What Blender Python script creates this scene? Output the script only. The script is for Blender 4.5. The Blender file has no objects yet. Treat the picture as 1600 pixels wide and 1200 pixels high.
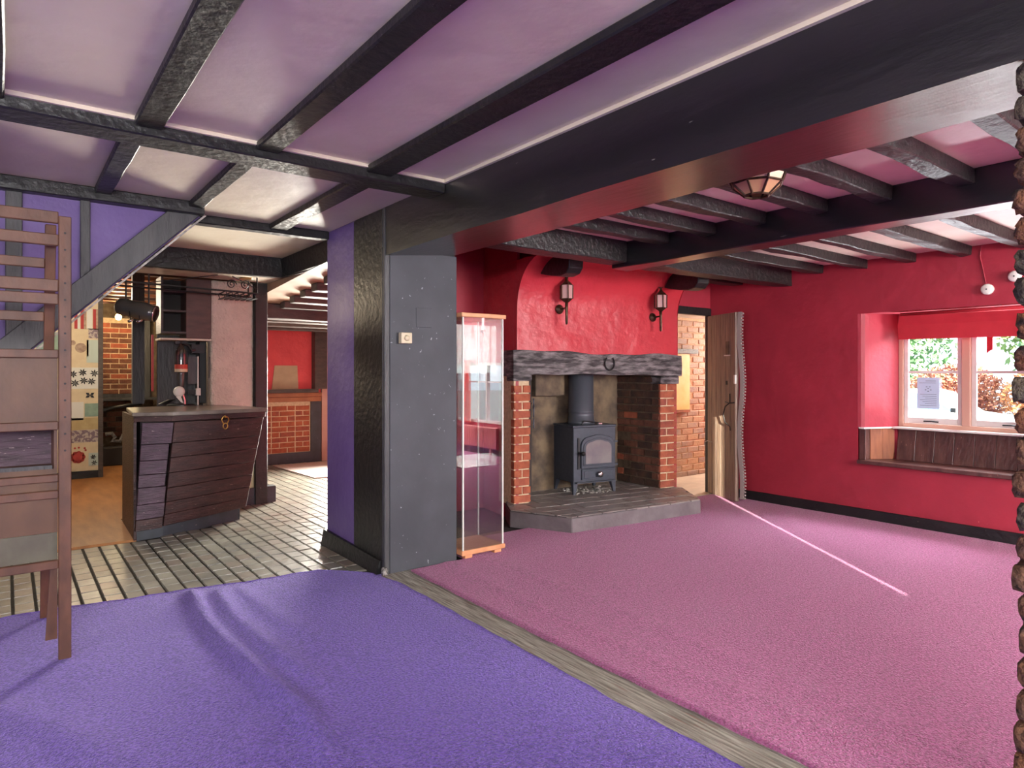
import bpy, math, random
from mathutils import Vector, Matrix
random.seed(7)
SC = bpy.context.scene
COL = SC.collection
PI = math.pi

# ------------------------------------------------------------------ camera, world, sun, lights, exposure
F_PX, V0 = 1033.0, 582.0
TH = math.atan(790.0 / 1033.0)
cd = bpy.data.cameras.new('camera'); cam = bpy.data.objects.new('camera', cd); COL.objects.link(cam)
cam.location = (0, 0, 1.3); cam.rotation_euler = (PI / 2, 0, -TH)
cd.sensor_width = 36; cd.lens = 36 * F_PX / 1600; cd.shift_y = -(600 - V0) / 1600
cd.clip_start = .05; cd.clip_end = 200
SC.camera = cam

W = bpy.data.worlds.new('world'); SC.world = W; W.use_nodes = True
bg = W.node_tree.nodes['Background']
bg.inputs[0].default_value = (.80, .90, 1.0, 1); bg.inputs[1].default_value = 2.4

def lamp(name, kind, loc, target, energy, color=(1, 1, 1), size=1, size_y=None, spread=None):
    l = bpy.data.lights.new(name, kind); l.energy = energy; l.color = color
    o = bpy.data.objects.new(name, l); COL.objects.link(o); o.location = loc
    if target is not None:
        o.rotation_euler = (Vector(target) - Vector(loc)).to_track_quat('-Z', 'Y').to_euler()
    if kind == 'AREA':
        l.shape = 'RECTANGLE'; l.size = size; l.size_y = size_y or size
        if spread: l.spread = spread
    elif kind in ('POINT', 'SPOT'):
        l.shadow_soft_size = size
    return o

sun = lamp('sun', 'SUN', (-4, -6, 4), None, 30, (1, .95, .80))
sun.data.angle = math.radians(.12)
sun.rotation_euler = Vector((.572, .820, -math.tan(math.radians(9.0)))).to_track_quat('-Z', 'Y').to_euler()
# area lamps: daylight by the seat window, fill added before blank rear and left walls
lamp('daylight_seat_window', 'AREA', (8.0, 1.0, 3.0), (5.6, 2.1, .6), 760, (.88, .94, 1), 2.2, 1.6)
lamp('daylight_off_yard', 'AREA', (6.95, 2.0, .50), (4.0, 1.7, 2.2), 130, (.92, .95, 1), .9, .6)
lamp('fill_rear_red_room', 'AREA', (4.5, -2.35, 1.65), (4.1, 3.4, .45), 285, (1, .98, .97), 1.9, 1.1)  # added fill inside the blank rear wall; no window is built here
lamp('fill_rear_main_room', 'AREA', (-.6, -2.35, 1.75), (.5, 2.4, -.2), 230, (1, .98, .97), 2.8, 1.0)  # added fill for the main room, in front of solid rear wall
lamp('fill_left_main_room', 'AREA', (-3.3, .9, 1.7), (.6, 2.4, -.1), 90, (1, .98, .97), 2.4, 1.0)  # added fill before the solid left wall, no window behind it
lamp('daylight_far_room', 'AREA', (4.45, 8.4, 1.0), (1.4, 5.0, 1.1), 470, (1, .95, .84), 1.7, 1.4, math.radians(120))  # lamp added before the solid side wall, standing in for far-room daylight
lamp('daylight_hall', 'AREA', (8.4, 4.85, 1.5), (6.9, 4.9, .9), 110, (1, .93, .80), .5, 1.2)
lamp('bar_fill_light', 'POINT', (.55, 8.1, 2.05), None, 75, (1, .80, .56), .08)  # added warm fill near the wallpapered wall; no fitting hangs here
SC.view_settings.view_transform = 'Standard'; SC.view_settings.look = 'None'
SC.view_settings.exposure = 0.35; SC.view_settings.gamma = 1.0; SC.view_settings.use_curve_mapping = False

# ------------------------------------------------------------------ materials
def lin(c):
    return tuple(((x / 255 / 12.92) if x / 255 <= .04045 else ((x / 255 + .055) / 1.055) ** 2.4) for x in c)
MATS = {}
def M(name, rgb, rough=.6, rgb2=None, scale=6, stretch=(1, 1, 1), bump=0, bscale=30, metal=0, spec=.5,
      detail=4, lo=.35, hi=.65, rgb3=None, scale3=40, lo3=.62, hi3=.68, coat=0, emis=None, es=0, bdist=.02, sheen=0):
    """plain colour, a second one mixed by stretched noise, flecks of a third, noise bump"""
    m = bpy.data.materials.new(name); m.use_nodes = True; MATS[name] = m
    nt = m.node_tree; N = nt.nodes; L = nt.links; b = N['Principled BSDF']
    b.inputs['Roughness'].default_value = rough; b.inputs['Metallic'].default_value = metal
    b.inputs['Specular IOR Level'].default_value = spec
    if coat: b.inputs['Coat Weight'].default_value = coat; b.inputs['Coat Roughness'].default_value = .25
    if sheen: b.inputs['Sheen Weight'].default_value = sheen
    geo = N.new('ShaderNodeNewGeometry')
    mp = N.new('ShaderNodeMapping'); mp.inputs['Scale'].default_value = stretch
    L.new(geo.outputs['Position'], mp.inputs['Vector'])
    def noise(s, d=detail):
        n = N.new('ShaderNodeTexNoise'); n.inputs['Scale'].default_value = s; n.inputs['Detail'].default_value = d
        L.new(mp.outputs['Vector'], n.inputs['Vector']); return n
    col = None
    c1 = (*lin(rgb), 1)
    if rgb2:
        r = N.new('ShaderNodeValToRGB'); L.new(noise(scale).outputs['Fac'], r.inputs['Fac'])
        r.color_ramp.elements[0].position = lo; r.color_ramp.elements[1].position = hi
        r.color_ramp.elements[0].color = c1; r.color_ramp.elements[1].color = (*lin(rgb2), 1)
        col = r.outputs['Color']
    if rgb3:
        r = N.new('ShaderNodeValToRGB'); L.new(noise(scale3, 6).outputs['Fac'], r.inputs['Fac'])
        r.color_ramp.elements[0].position = lo3; r.color_ramp.elements[1].position = hi3
        mx = N.new('ShaderNodeMix'); mx.data_type = 'RGBA'; L.new(r.outputs['Color'], mx.inputs[0])
        if col: L.new(col, mx.inputs[6])
        else: mx.inputs[6].default_value = c1
        mx.inputs[7].default_value = (*lin(rgb3), 1); col = mx.outputs[2]
    if col: L.new(col, b.inputs['Base Color'])
    else: b.inputs['Base Color'].default_value = c1
    if bump:
        bp = N.new('ShaderNodeBump'); bp.inputs['Strength'].default_value = bump; bp.inputs['Distance'].default_value = bdist
        L.new(noise(bscale, 5).outputs['Fac'], bp.inputs['Height']); L.new(bp.outputs['Normal'], b.inputs['Normal'])
    if emis:
        b.inputs['Emission Color'].default_value = (*lin(emis), 1); b.inputs['Emission Strength'].default_value = es
    return m
def glass(name, tint=(1, 1, 1), refl=1.0, base=.04, rough=.0):
    m = bpy.data.materials.new(name); m.use_nodes = True; MATS[name] = m
    nt = m.node_tree; N = nt.nodes; L = nt.links
    N.remove(N['Principled BSDF']); out = N['Material Output']
    t = N.new('ShaderNodeBsdfTransparent'); t.inputs[0].default_value = (*tint, 1)
    g = N.new('ShaderNodeBsdfGlossy'); g.inputs['Roughness'].default_value = rough
    fr = N.new('ShaderNodeFresnel'); gg = N.new('ShaderNodeNewGeometry'); mi = N.new('ShaderNodeMix'); mi.inputs[2].default_value = 1.5; mi.inputs[3].default_value = 1 / 1.5
    L.new(gg.outputs['Backfacing'], mi.inputs[0]); L.new(mi.outputs[0], fr.inputs['IOR'])
    ma = N.new('ShaderNodeMath'); ma.operation = 'MULTIPLY_ADD'; ma.use_clamp = True
    ma.inputs[1].default_value = refl; ma.inputs[2].default_value = base
    L.new(fr.outputs[0], ma.inputs[0])
    mx = N.new('ShaderNodeMixShader'); L.new(ma.outputs[0], mx.inputs[0]); L.new(t.outputs[0], mx.inputs[1]); L.new(g.outputs[0], mx.inputs[2])
    L.new(mx.outputs[0], out.inputs['Surface'])
    return m

M('red_plaster', (166, 46, 62), .44, (154, 42, 57), 3, bump=.35, bscale=9, bdist=.02, rgb3=(206, 120, 110), scale3=26, lo3=.74, hi3=.76)
M('red_chimney', (194, 52, 62), .42, (184, 47, 58), 4, bump=.6, bscale=7, bdist=.03)
M('purple_plaster', (100, 78, 136), .5, (93, 71, 128), 4, bump=.25, bscale=14)
M('ceiling_plaster', (226, 214, 192), .44, (216, 202, 180), 2.2, bump=.3, bscale=6, bdist=.02)
M('red_room_ceiling', (232, 212, 194), .46, (224, 202, 184), 5, bump=.3, bscale=22, bdist=.01)
M('black_wood', (22, 22, 24), .42, (32, 31, 31), 5, (1, 1, 1), bump=.35, bscale=24, rgb3=(120, 116, 108), scale3=48, lo3=.735, hi3=.75)
M('black_beam', (16, 16, 18), .32, (21, 20, 22), 4, (1, .25, 1), spec=.9, coat=.5, bump=.15, bscale=26, rgb3=(110, 108, 104), scale3=36, lo3=.745, hi3=.755)
M('joist_wood', (42, 38, 37), .42, (29, 27, 28), 12, (1, 1, 1), bump=.6, bscale=30, bdist=.015, rgb3=(112, 104, 98), scale3=34, lo3=.66, hi3=.74)
M('stud_grey', (70, 70, 70), .5, (56, 56, 58), 10, (2, 2, .4), bump=.4, bscale=25)
M('panel_grey', (66, 68, 74), .62, (54, 56, 62), 3, bump=.12, bscale=9, rgb3=(140, 145, 150), scale3=42, lo3=.70, hi3=.74)
M('edge_pale', (176, 170, 162), .6, (120, 116, 112), 30)
M('purple_carpet', (124, 92, 200), .95, (84, 56, 154), 90, bump=1, bscale=120, bdist=.02, lo=.40, hi=.60, spec=.1, sheen=.35)
M('red_carpet', (184, 94, 148), .95, (144, 62, 108), 85, bump=1, bscale=130, bdist=.018, lo=.40, hi=.60, spec=.1, sheen=.35)
M('floor_base', (52, 50, 46), .85, (38, 37, 34), 12, bump=.3, bscale=40)
M('tile_grey', (134, 131, 119), .36, (112, 110, 102), 7, bump=.25, bscale=40, bdist=.006)
M('tile_brown', (116, 106, 96), .38, (134, 126, 114), 7, bump=.25, bscale=40, bdist=.006)
M('tile_pale', (146, 144, 132), .34, (126, 124, 114), 7, bump=.25, bscale=40, bdist=.006)
M('plywood', (168, 112, 58), .5, (146, 92, 46), 4, (3, .6, 1), bump=.1)
M('sill_wood', (172, 168, 154), .8, (112, 107, 96), 6, (16, .9, 1), bump=1, bscale=9, bdist=.02, rgb3=(140, 104, 92), scale3=4, lo3=.62, hi3=.70)
M('brick_a', (172, 92, 62), .8, (146, 72, 48), 14, bump=.7, bscale=60, bdist=.01)
M('brick_b', (150, 76, 56), .8, (176, 96, 66), 14, bump=.7, bscale=60, bdist=.01)
M('brick_c', (132, 66, 54), .8, (160, 84, 62), 14, bump=.7, bscale=60, bdist=.01)
M('brick_sooty', (84, 56, 42), .85, (58, 40, 34), 10, bump=.8, bscale=50, bdist=.012)
M('brick_soot', (62, 44, 36), .85, (96, 62, 44), 9, bump=.8, bscale=50, bdist=.012)
M('brick_dark', (98, 58, 46), .8, (122, 76, 56), 16, bump=.6, bscale=50)
M('brick_hall', (176, 150, 124), .7, (160, 138, 120), 12, bump=.4, bscale=40)
M('brick_hall_b', (150, 130, 118), .7, (170, 146, 122), 12, bump=.4, bscale=40)
M('brick_hall_c', (188, 160, 126), .7, (176, 146, 116), 12, bump=.4, bscale=40)
M('mortar', (214, 190, 156), .9, (192, 168, 136), 30, bump=.6, bscale=70)
M('mortar_soot', (112, 96, 76), .9, (84, 68, 54), 14, bump=.6, bscale=70)
M('mortar_grey', (126, 126, 112), .95, (94, 90, 78), 25, bump=1, bscale=50)
M('pier_brick_a', (128, 88, 62), .85, (92, 66, 52), 26, bump=1, bscale=55, bdist=.02, rgb3=(64, 50, 46), scale3=20, lo3=.55, hi3=.66)
M('pier_brick_b', (150, 98, 64), .85, (112, 72, 52), 26, bump=1, bscale=55, bdist=.02, rgb3=(60, 46, 42), scale3=20, lo3=.55, hi3=.66)
M('pier_brick_c', (112, 100, 80), .85, (84, 76, 64), 26, bump=1, bscale=55, bdist=.02, rgb3=(56, 46, 42), scale3=20, lo3=.55, hi3=.66)
M('hearth_stone', (112, 103, 104), .55, (96, 86, 88), 6, bump=.3, bscale=20)
M('hearth_tile', (138, 129, 124), .36, (116, 108, 105), 9, bump=.2, bscale=24)
M('hearth_tile_b', (124, 115, 110), .36, (140, 131, 125), 9, bump=.2, bscale=24)
M('soot_render', (86, 80, 76), .8, (62, 56, 54), 5, bump=.5, bscale=16)
M('soot_stone', (128, 108, 84), .85, (76, 64, 56), 6, bump=.6, bscale=14)
M('lintel_oak', (86, 81, 82), .6, (58, 53, 54), 7, (1.2, 1.2, 5), bump=1, bscale=20, bdist=.03, rgb3=(160, 152, 152), scale3=6, lo3=.42, hi3=.68)
M('stove_iron', (62, 67, 78), .5, (56, 60, 70), 30, metal=.15, bump=.06, bscale=140)
M('stove_glass', (104, 101, 106), .12, (126, 122, 120), 5, spec=.8, coat=.6)
M('flue_iron', (80, 82, 90), .42, metal=.25)
M('ash', (188, 182, 174), .95, (96, 90, 84), 60, bump=1, bscale=90)
M('chrome', (205, 205, 205), .2, metal=1)
M('bronze', (92, 68, 50), .42, (64, 46, 36), 40, metal=.75)
M('lamp_glass', (196, 150, 146), .25, spec=.6)
M('amber_glass', (206, 160, 118), .25, spec=.6)
M('birch', (214, 152, 108), .45, (198, 136, 94), 12, (1, 8, 1))
M('rack_wood', (102, 66, 48), .5, (82, 52, 38), 9, (2, 2, 1), bump=.12, bscale=20)
M('rack_board', (98, 67, 46), .5, (82, 54, 38), 5, (1.5, 1.5, 1), bump=.08)
M('rack_cloth', (100, 96, 82), .8, (90, 84, 74), 12)
M('bar_board', (76, 50, 48), .42, (54, 36, 36), 8, (1, 1, 5), bump=.5, bscale=22, rgb3=(170, 146, 134), scale3=26, lo3=.68, hi3=.74)
M('bar_board_purple', (92, 70, 84), .42, (68, 50, 62), 8, (1, 1, 5), bump=.5, bscale=22, rgb3=(180, 160, 160), scale3=26, lo3=.69, hi3=.74)
M('bar_top', (132, 122, 112), .28, (104, 94, 86), 8)
M('slate_plinth', (62, 66, 74), .5, (50, 54, 60), 10, rgb3=(170, 160, 145), scale3=50, lo3=.70, hi3=.73)
M('white_stipple', (206, 194, 178), .5, (190, 178, 164), 6, bump=1, bscale=34, bdist=.03)
M('cream', (214, 204, 160), .6)
M('dark_cabinet', (92, 64, 56), .45, (74, 50, 46), 8, (1, 1, 3))
M('dark_inside', (44, 38, 36), .7)
M('white_metal', (206, 206, 198), .35)
M('brass', (196, 156, 84), .3, metal=1)
M('black_plastic', (26, 26, 27), .4)
M('bottle_grey', (84, 84, 80), .15, spec=.8, coat=.5)
M('label_red', (200, 74, 58), .6); M('label_cream', (224, 200, 168), .6)
M('bulb', (255, 236, 190), .4, emis=(255, 214, 140), es=30)
M('white_plastic', (226, 222, 214), .45)
M('switch_cream', (196, 182, 152), .5)
M('window_white', (226, 220, 214), .4, (214, 206, 200), 9)
M('window_frame_tan', (204, 160, 140), .5)
M('red_fabric', (190, 38, 52), .8, (178, 32, 46), 7)
M('curtain_red', (226, 74, 48), .8, (206, 60, 40), 9)
M('seat_board', (98, 64, 58), .38, (74, 46, 44), 7, (2, 2, 1), bump=.3, bscale=22, rgb3=(150, 112, 98), scale3=30, lo3=.68, hi3=.74)
M('seat_panel', (150, 92, 64), .42, (122, 72, 52), 8, (3, 3, .6))
M('door_board', (140, 118, 100), .48, (112, 92, 80), 7, (6, 6, .5), bump=.3, bscale=18)
M('draught_rubber', (150, 138, 132), .7)
M('iron', (40, 38, 38), .5, metal=.5)
M('paper', (190, 214, 236), .7); M('ink', (96, 110, 130), .8)
M('far_timber', (78, 68, 64), .55, (60, 54, 52), 8, (1, 1, 3), bump=.3)
M('rail_oak', (158, 100, 66), .5, (140, 86, 58), 8)
M('far_ceiling', (172, 142, 118), .6, (156, 126, 104), 6)
M('pink_wall', (198, 156, 142), .6, (188, 144, 130), 4)
M('mat_pale', (206, 188, 180), .9, (190, 170, 164), 60)
M('beige_patch', (176, 156, 126), .7, (166, 146, 118), 9)
M('red_far', (212, 76, 80), .5, (200, 68, 74), 5, bump=.6, bscale=9, bdist=.03)
M('bulk_soffit', (200, 190, 170), .5, (184, 172, 152), 7)
M('hall_floor', (190, 172, 152), .5, (170, 152, 136), 5)
M('hall_white', (216, 208, 196), .6, (200, 188, 172), 8)
M('hatch_lit', (250, 226, 150), .5, (244, 208, 120), 5)  # warm hall light put into the board's colour
M('car_white', (232, 236, 240), .2, coat=.6); M('car_glass', (92, 130, 160), .08, spec=.9); M('tyre', (40, 42, 44), .8)
M('tarmac', (176, 176, 176), .9, (150, 150, 150), 5)
M('leaf_green', (104, 146, 104), .7, (140, 176, 128), .6)
M('leaf_pale', (150, 172, 96), .7, (120, 158, 116), .6)
M('leaf_orange', (196, 116, 62), .7, (176, 128, 84), .9)
M('leaf_rust', (170, 92, 66), .7, (176, 124, 96), .9)
M('bark', (104, 88, 76), .9)
M('radiator', (206, 120, 120), .4)
M('paper_cream', (206, 192, 162), .7, (198, 182, 154), 12)
M('paper_white', (206, 208, 204), .7)
M('paper_black', (38, 42, 48), .7); M('paper_teal', (134, 160, 146), .7, (122, 148, 136), 20)
M('paper_blue', (176, 192, 186), .7); M('paper_purple', (120, 104, 118), .7, (176, 166, 160), 30, lo=.48, hi=.54)
M('paper_rose', (184, 72, 68), .7, (160, 52, 54), 20); M('paper_red', (160, 48, 50), .7); M('paper_brown', (140, 116, 104), .7, (170, 150, 132), 24)
M('paper_gold', (182, 166, 124), .7, (172, 154, 112), 14)
glass('pane_glass', refl=1.0, base=.0)
glass('cabinet_glass', (.95, .98, .97), refl=2.6, base=.05)
glass('bottle_glass', (.62, .64, .62), refl=1.2, base=.1)

# ------------------------------------------------------------------ mesh helpers
class MB:
    def __init__(s): s.v = []; s.f = []; s.m = []; s.mi = 0
    def add(s, vs, fs):
        o = len(s.v); s.v += [tuple(p) for p in vs]
        for f in fs: s.f.append(tuple(i + o for i in f)); s.m.append(s.mi)
        return s
    def hexa(s, p):      # 4 bottom ccw, 4 top ccw
        return s.add(p, [(3, 2, 1, 0), (4, 5, 6, 7), (0, 1, 5, 4), (1, 2, 6, 5), (2, 3, 7, 6), (3, 0, 4, 7)])
    def box(s, x0, x1, y0, y1, z0, z1):
        return s.hexa([(x0, y0, z0), (x1, y0, z0), (x1, y1, z0), (x0, y1, z0), (x0, y0, z1), (x1, y0, z1), (x1, y1, z1), (x0, y1, z1)])
    def prism(s, poly, z0, z1):
        n = len(poly)
        return s.add([(x, y, z0) for x, y in poly] + [(x, y, z1) for x, y in poly],
                     [tuple(range(n - 1, -1, -1)), tuple(range(n, 2 * n))] + [(i, (i + 1) % n, n + (i + 1) % n, n + i) for i in range(n)])
    def extr(s, pts, vec):
        n = len(pts); v = Vector(vec); a = [Vector(p) for p in pts]
        return s.add(a + [p + v for p in a], [tuple(range(n - 1, -1, -1)), tuple(range(n, 2 * n))] + [(i, (i + 1) % n, n + (i + 1) % n, n + i) for i in range(n)])
    def tube(s, pts, r, n=8, cap=True, closed=False):
        pts = [Vector(p) for p in pts]; k = len(pts); o = len(s.v); rr = r if isinstance(r, (list, tuple)) else [r] * k
        prev = None
        for i, p in enumerate(pts):
            if closed: t = pts[(i + 1) % k] - pts[i - 1]
            else: t = pts[min(i + 1, k - 1)] - pts[max(i - 1, 0)]
            t.normalize()
            a = prev if prev is not None else (Vector((0, 0, 1)) if abs(t.z) < .9 else Vector((1, 0, 0)))
            x = (a - t * a.dot(t)); x.normalize(); y = t.cross(x); prev = x
            for j in range(n):
                q = 2 * PI * j / n; s.v.append(tuple(p + (x * math.cos(q) + y * math.sin(q)) * rr[i]))
        for i in range(k if closed else k - 1):
            for j in range(n):
                a, b = i * n + j, i * n + (j + 1) % n; i2 = (i + 1) % k
                s.f.append((o + a, o + b, o + i2 * n + (j + 1) % n, o + i2 * n + j)); s.m.append(s.mi)
        if cap and not closed:
            s.f.append(tuple(o + j for j in range(n - 1, -1, -1))); s.m.append(s.mi)
            s.f.append(tuple(o + (k - 1) * n + j for j in range(n))); s.m.append(s.mi)
        return s
    def lathe(s, prof, c=(0, 0, 0), n=24, axis='z', ph=0):
        o = len(s.v); c = Vector(c)
        for r, h in prof:
            for j in range(n):
                q = 2 * PI * j / n + ph; a, b = r * math.cos(q), r * math.sin(q)
                s.v.append(tuple(c + {'z': Vector((a, b, h)), 'y': Vector((a, h, b)), 'x': Vector((h, a, b))}[axis]))
        for i in range(len(prof) - 1):
            for j in range(n):
                s.f.append((o + i * n + j, o + i * n + (j + 1) % n, o + (i + 1) * n + (j + 1) % n, o + (i + 1) * n + j)); s.m.append(s.mi)
        s.f.append(tuple(o + j for j in range(n - 1, -1, -1))); s.m.append(s.mi)
        s.f.append(tuple(o + (len(prof) - 1) * n + j for j in range(n))); s.m.append(s.mi)
        return s
    def rbox(s, cx, cy, cz, lx, ly, lz, r=.35, jit=0, n=3):
        """rounded, knocked-about block"""
        o = len(s.v); idx = {}; vs = []; fs = []
        ph = [random.uniform(0, 9) for _ in range(6)]
        def vert(i, j, k):
            key = (i, j, k)
            if key not in idx:
                p = Vector((2 * i / n - 1, 2 * j / n - 1, 2 * k / n - 1))
                L = (abs(p.x) ** 5 + abs(p.y) ** 5 + abs(p.z) ** 5) ** .2
                q = p.lerp(p / L * 1.0 if L else p, r * 2.2 if r * 2.2 < 1 else 1)
                q = Vector((q.x * lx / 2, q.y * ly / 2, q.z * lz / 2))
                d = Vector([math.sin(7 * p.x + ph[a] + 5 * p.y) * math.cos(6 * p.z + ph[a + 3]) for a in range(3)]) * jit
                idx[key] = len(vs); vs.append(q + d + Vector((cx, cy, cz)))
            return idx[key]
        for a in range(n):
            for b in range(n):
                fs += [(vert(0, a, b), vert(0, a, b + 1), vert(0, a + 1, b + 1), vert(0, a + 1, b)), (vert(n, a, b), vert(n, a + 1, b), vert(n, a + 1, b + 1), vert(n, a, b + 1)),
                       (vert(a, 0, b), vert(a + 1, 0, b), vert(a + 1, 0, b + 1), vert(a, 0, b + 1)), (vert(a, n, b), vert(a, n, b + 1), vert(a + 1, n, b + 1), vert(a + 1, n, b)),
                       (vert(a, b, 0), vert(a, b + 1, 0), vert(a + 1, b + 1, 0), vert(a + 1, b, 0)), (vert(a, b, n), vert(a + 1, b, n), vert(a + 1, b + 1, n), vert(a, b + 1, n))]
        return s.add(vs, fs)
    def mesh(s, name, mat, smooth=False):
        me = bpy.data.meshes.new(name); me.from_pydata(s.v, [], s.f)
        for mm in (mat if isinstance(mat, (list, tuple)) else [mat]): me.materials.append(MATS[mm])
        for p, i in zip(me.polygons, s.m): p.material_index = i; p.use_smooth = smooth
        me.update(); return me
    def build(s, name, mat, parent=None, smooth=False, bevel=0, seg=1):
        return link(name, s.mesh(name, mat, smooth), parent, bevel, seg)
def link(name, me, parent=None, bevel=0, seg=1):
    o = bpy.data.objects.new(name, me); COL.objects.link(o); o.parent = parent
    if bevel:
        b = o.modifiers.new('bevel', 'BEVEL'); b.width = bevel; b.segments = seg; b.limit_method = 'ANGLE'; b.angle_limit = .6
    return o
def tag(o, label, cat, group=None, kind=None):
    o['label'] = label; o['category'] = cat
    if group: o['group'] = group
    if kind: o['kind'] = kind
    return o
def thing(name, label, cat, loc=(0, 0, 0), rz=0, group=None, kind=None):
    o = bpy.data.objects.new(name, None); COL.objects.link(o); o.location = loc; o.rotation_euler = (0, 0, rz); o.empty_display_size = .1
    return tag(o, label, cat, group, kind)
def copy_tree(o, parent=None):
    c = o.copy(); COL.objects.link(c)
    if parent: c.parent = parent
    for ch in list(o.children): copy_tree(ch, c)
    return c
def beam(p0, p1, w, h, n=10, jit=.006, sag=0):
    """hewn timber: p0,p1 = centre of the TOP face at both ends; w across, h down"""
    mb = MB(); p0, p1 = Vector(p0), Vector(p1); d = p1 - p0; t = d.normalized(); side = Vector((t.y, -t.x, 0)).normalized()
    rg = []
    for i in range(n + 1):
        c = p0 + d * i / n; j = lambda: random.uniform(-jit, jit)
        c.z -= sag * math.sin(PI * i / n)
        rg.append([c + side * (w / 2), c - side * (w / 2), c - side * (w / 2 + j()) - Vector((0, 0, h + j())), c + side * (w / 2 + j()) - Vector((0, 0, h + j()))])
    vs = [q for r in rg for q in r]; fs = [(0, 1, 2, 3), tuple(4 * n + k for k in (3, 2, 1, 0))]
    for i in range(n):
        for k in range(4): fs.append((4 * i + k, 4 * i + 4 + k, 4 * i + 4 + (k + 1) % 4, 4 * i + (k + 1) % 4))
    return mb.add(vs, fs)
BC = {}
def brick_mesh(l, h, d, mat, var, proud=.007):
    key = (round(l, 2), round(h, 3), mat, var, proud)
    if key not in BC:
        l = key[0]; j = lambda a=.004: random.uniform(-a, a); e = .005
        mb = MB(); b = [(0, d, 0), (l, d, 0), (l, d, h), (0, d, h)]
        m = [(j(.002), 0, j(.002)), (l + j(.002), 0, j(.002)), (l + j(.002), 0, h + j(.002)), (j(.002), 0, h + j(.002))]
        f = [(e + j(), -proud + j(.003), e + j(.003)), (l - e + j(), -proud + j(.003), e + j(.003)), (l - e + j(), -proud + j(.003), h - e + j(.003)), (e + j(), -proud + j(.003), h - e + j(.003))]
        fs = [(8, 9, 10, 11)]
        for k in range(4): q = (k + 1) % 4; fs += [(k, q, 4 + q, 4 + k), (4 + k, 4 + q, 8 + q, 8 + k)]
        BC[key] = mb.add(b + m + f, fs).mesh('brick', mat)
    return BC[key]
def bricks(parent, origin, ud, nd, width, height, mats, course=.075, bl=.225, joint=.011, depth=.03, off=0, keep=None, rag=0, flemish=False, proud=.007):
    """brick wallface: ud = along, nd = outward; each brick an object under parent"""
    ud, nd = Vector(ud).normalized(), Vector(nd).normalized(); R = Matrix((ud, -nd, Vector((0, 0, 1)))).transposed().to_euler()
    o = Vector(origin); r = 0; out = []
    while (r + 1) * course <= height + .02:
        x = -bl * (.5 if (r + off) % 2 else 0); k = r
        wmax = width + (random.uniform(-rag, rag) if rag else 0)
        while x < wmax - .02:
            L = bl if not flemish or k % 2 else bl / 2
            a, b = max(x, 0) , min(x + L, wmax)
            if wmax - b < .04: b = wmax
            if b - a > .03 and (keep is None or keep((a + b) / 2, r * course)):
                mt = mats(((a + b) / 2), r * course) if callable(mats) else random.choice(mats)
                ob = link('brick', brick_mesh(b - a - joint, course - joint, depth, mt, random.randrange(3), proud), parent)
                ob.location = o + ud * (a + joint / 2) + Vector((0, 0, r * course + joint / 2)); ob.rotation_euler = R; out.append(ob)
            x += L; k += 1
            if b >= wmax: break
        r += 1
    return out
def clip(poly, a, b):
    """keep the part of poly left of a->b"""
    out = []; n = len(poly)
    sd = lambda p: (b[0] - a[0]) * (p[1] - a[1]) - (b[1] - a[1]) * (p[0] - a[0])
    for i in range(n):
        p, q = poly[i], poly[(i + 1) % n]; sp, sq = sd(p), sd(q)
        if sp >= 0: out.append(p)
        if (sp >= 0) != (sq >= 0):
            t = sp / (sp - sq); out.append((p[0] + (q[0] - p[0]) * t, p[1] + (q[1] - p[1]) * t))
    return out
def clip_poly(poly, conv):
    for i in range(len(conv)):
        if len(poly) < 3: return []
        poly = clip(poly, conv[i], conv[(i + 1) % len(conv)])
    return poly
def holes(mb, axis, a0, a1, u0, u1, z0, z1, hs):
    """wall slab between a0..a1 across the axis, u along, with rectangular holes (u0,u1,z0,z1)"""
    us = sorted({u0, u1, *[h[0] for h in hs], *[h[1] for h in hs]}); zs = sorted({z0, z1, *[h[2] for h in hs], *[h[3] for h in hs]})
    for i in range(len(us) - 1):
        for k in range(len(zs) - 1):
            cu, cz = (us[i] + us[i + 1]) / 2, (zs[k] + zs[k + 1]) / 2
            if any(h[0] < cu < h[1] and h[2] < cz < h[3] for h in hs): continue
            if axis == 'x': mb.box(a0, a1, us[i], us[i + 1], zs[k], zs[k + 1])
            else: mb.box(us[i], us[i + 1], a0, a1, zs[k], zs[k + 1])
    return mb
def S(name, mb, mat, label, cat, parent=None, **kw):
    o = mb.build(name, mat, parent, **kw)
    return tag(o, label, cat, kind='structure')
# ------------------------------------------------------------------ pixel -> place on a known surface
FW = Vector((math.sin(TH), math.cos(TH), 0)); RT = Vector((math.cos(TH), -math.sin(TH), 0)); C0 = Vector((0, 0, 1.3))
def ray(u, v): return FW + RT * ((u - 800) / F_PX) + Vector((0, 0, (V0 - v) / F_PX))
def onz(u, v, z=0): d = ray(u, v); return C0 + d * ((z - 1.3) / d.z)
def onx(u, v, x): d = ray(u, v); return C0 + d * (x / d.x)
def ony(u, v, y): d = ray(u, v); return C0 + d * (y / d.y)

# ================================================================== THE SETTING
ZC, ZR = 2.36, 2.29
floor = S('floor', MB().box(-3.6, 8.6, -2.75, 11.6, -.1, -.012), 'floor_base', 'rough dark floor slab with small grey quarry tiles towards the bar', 'floor')
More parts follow.
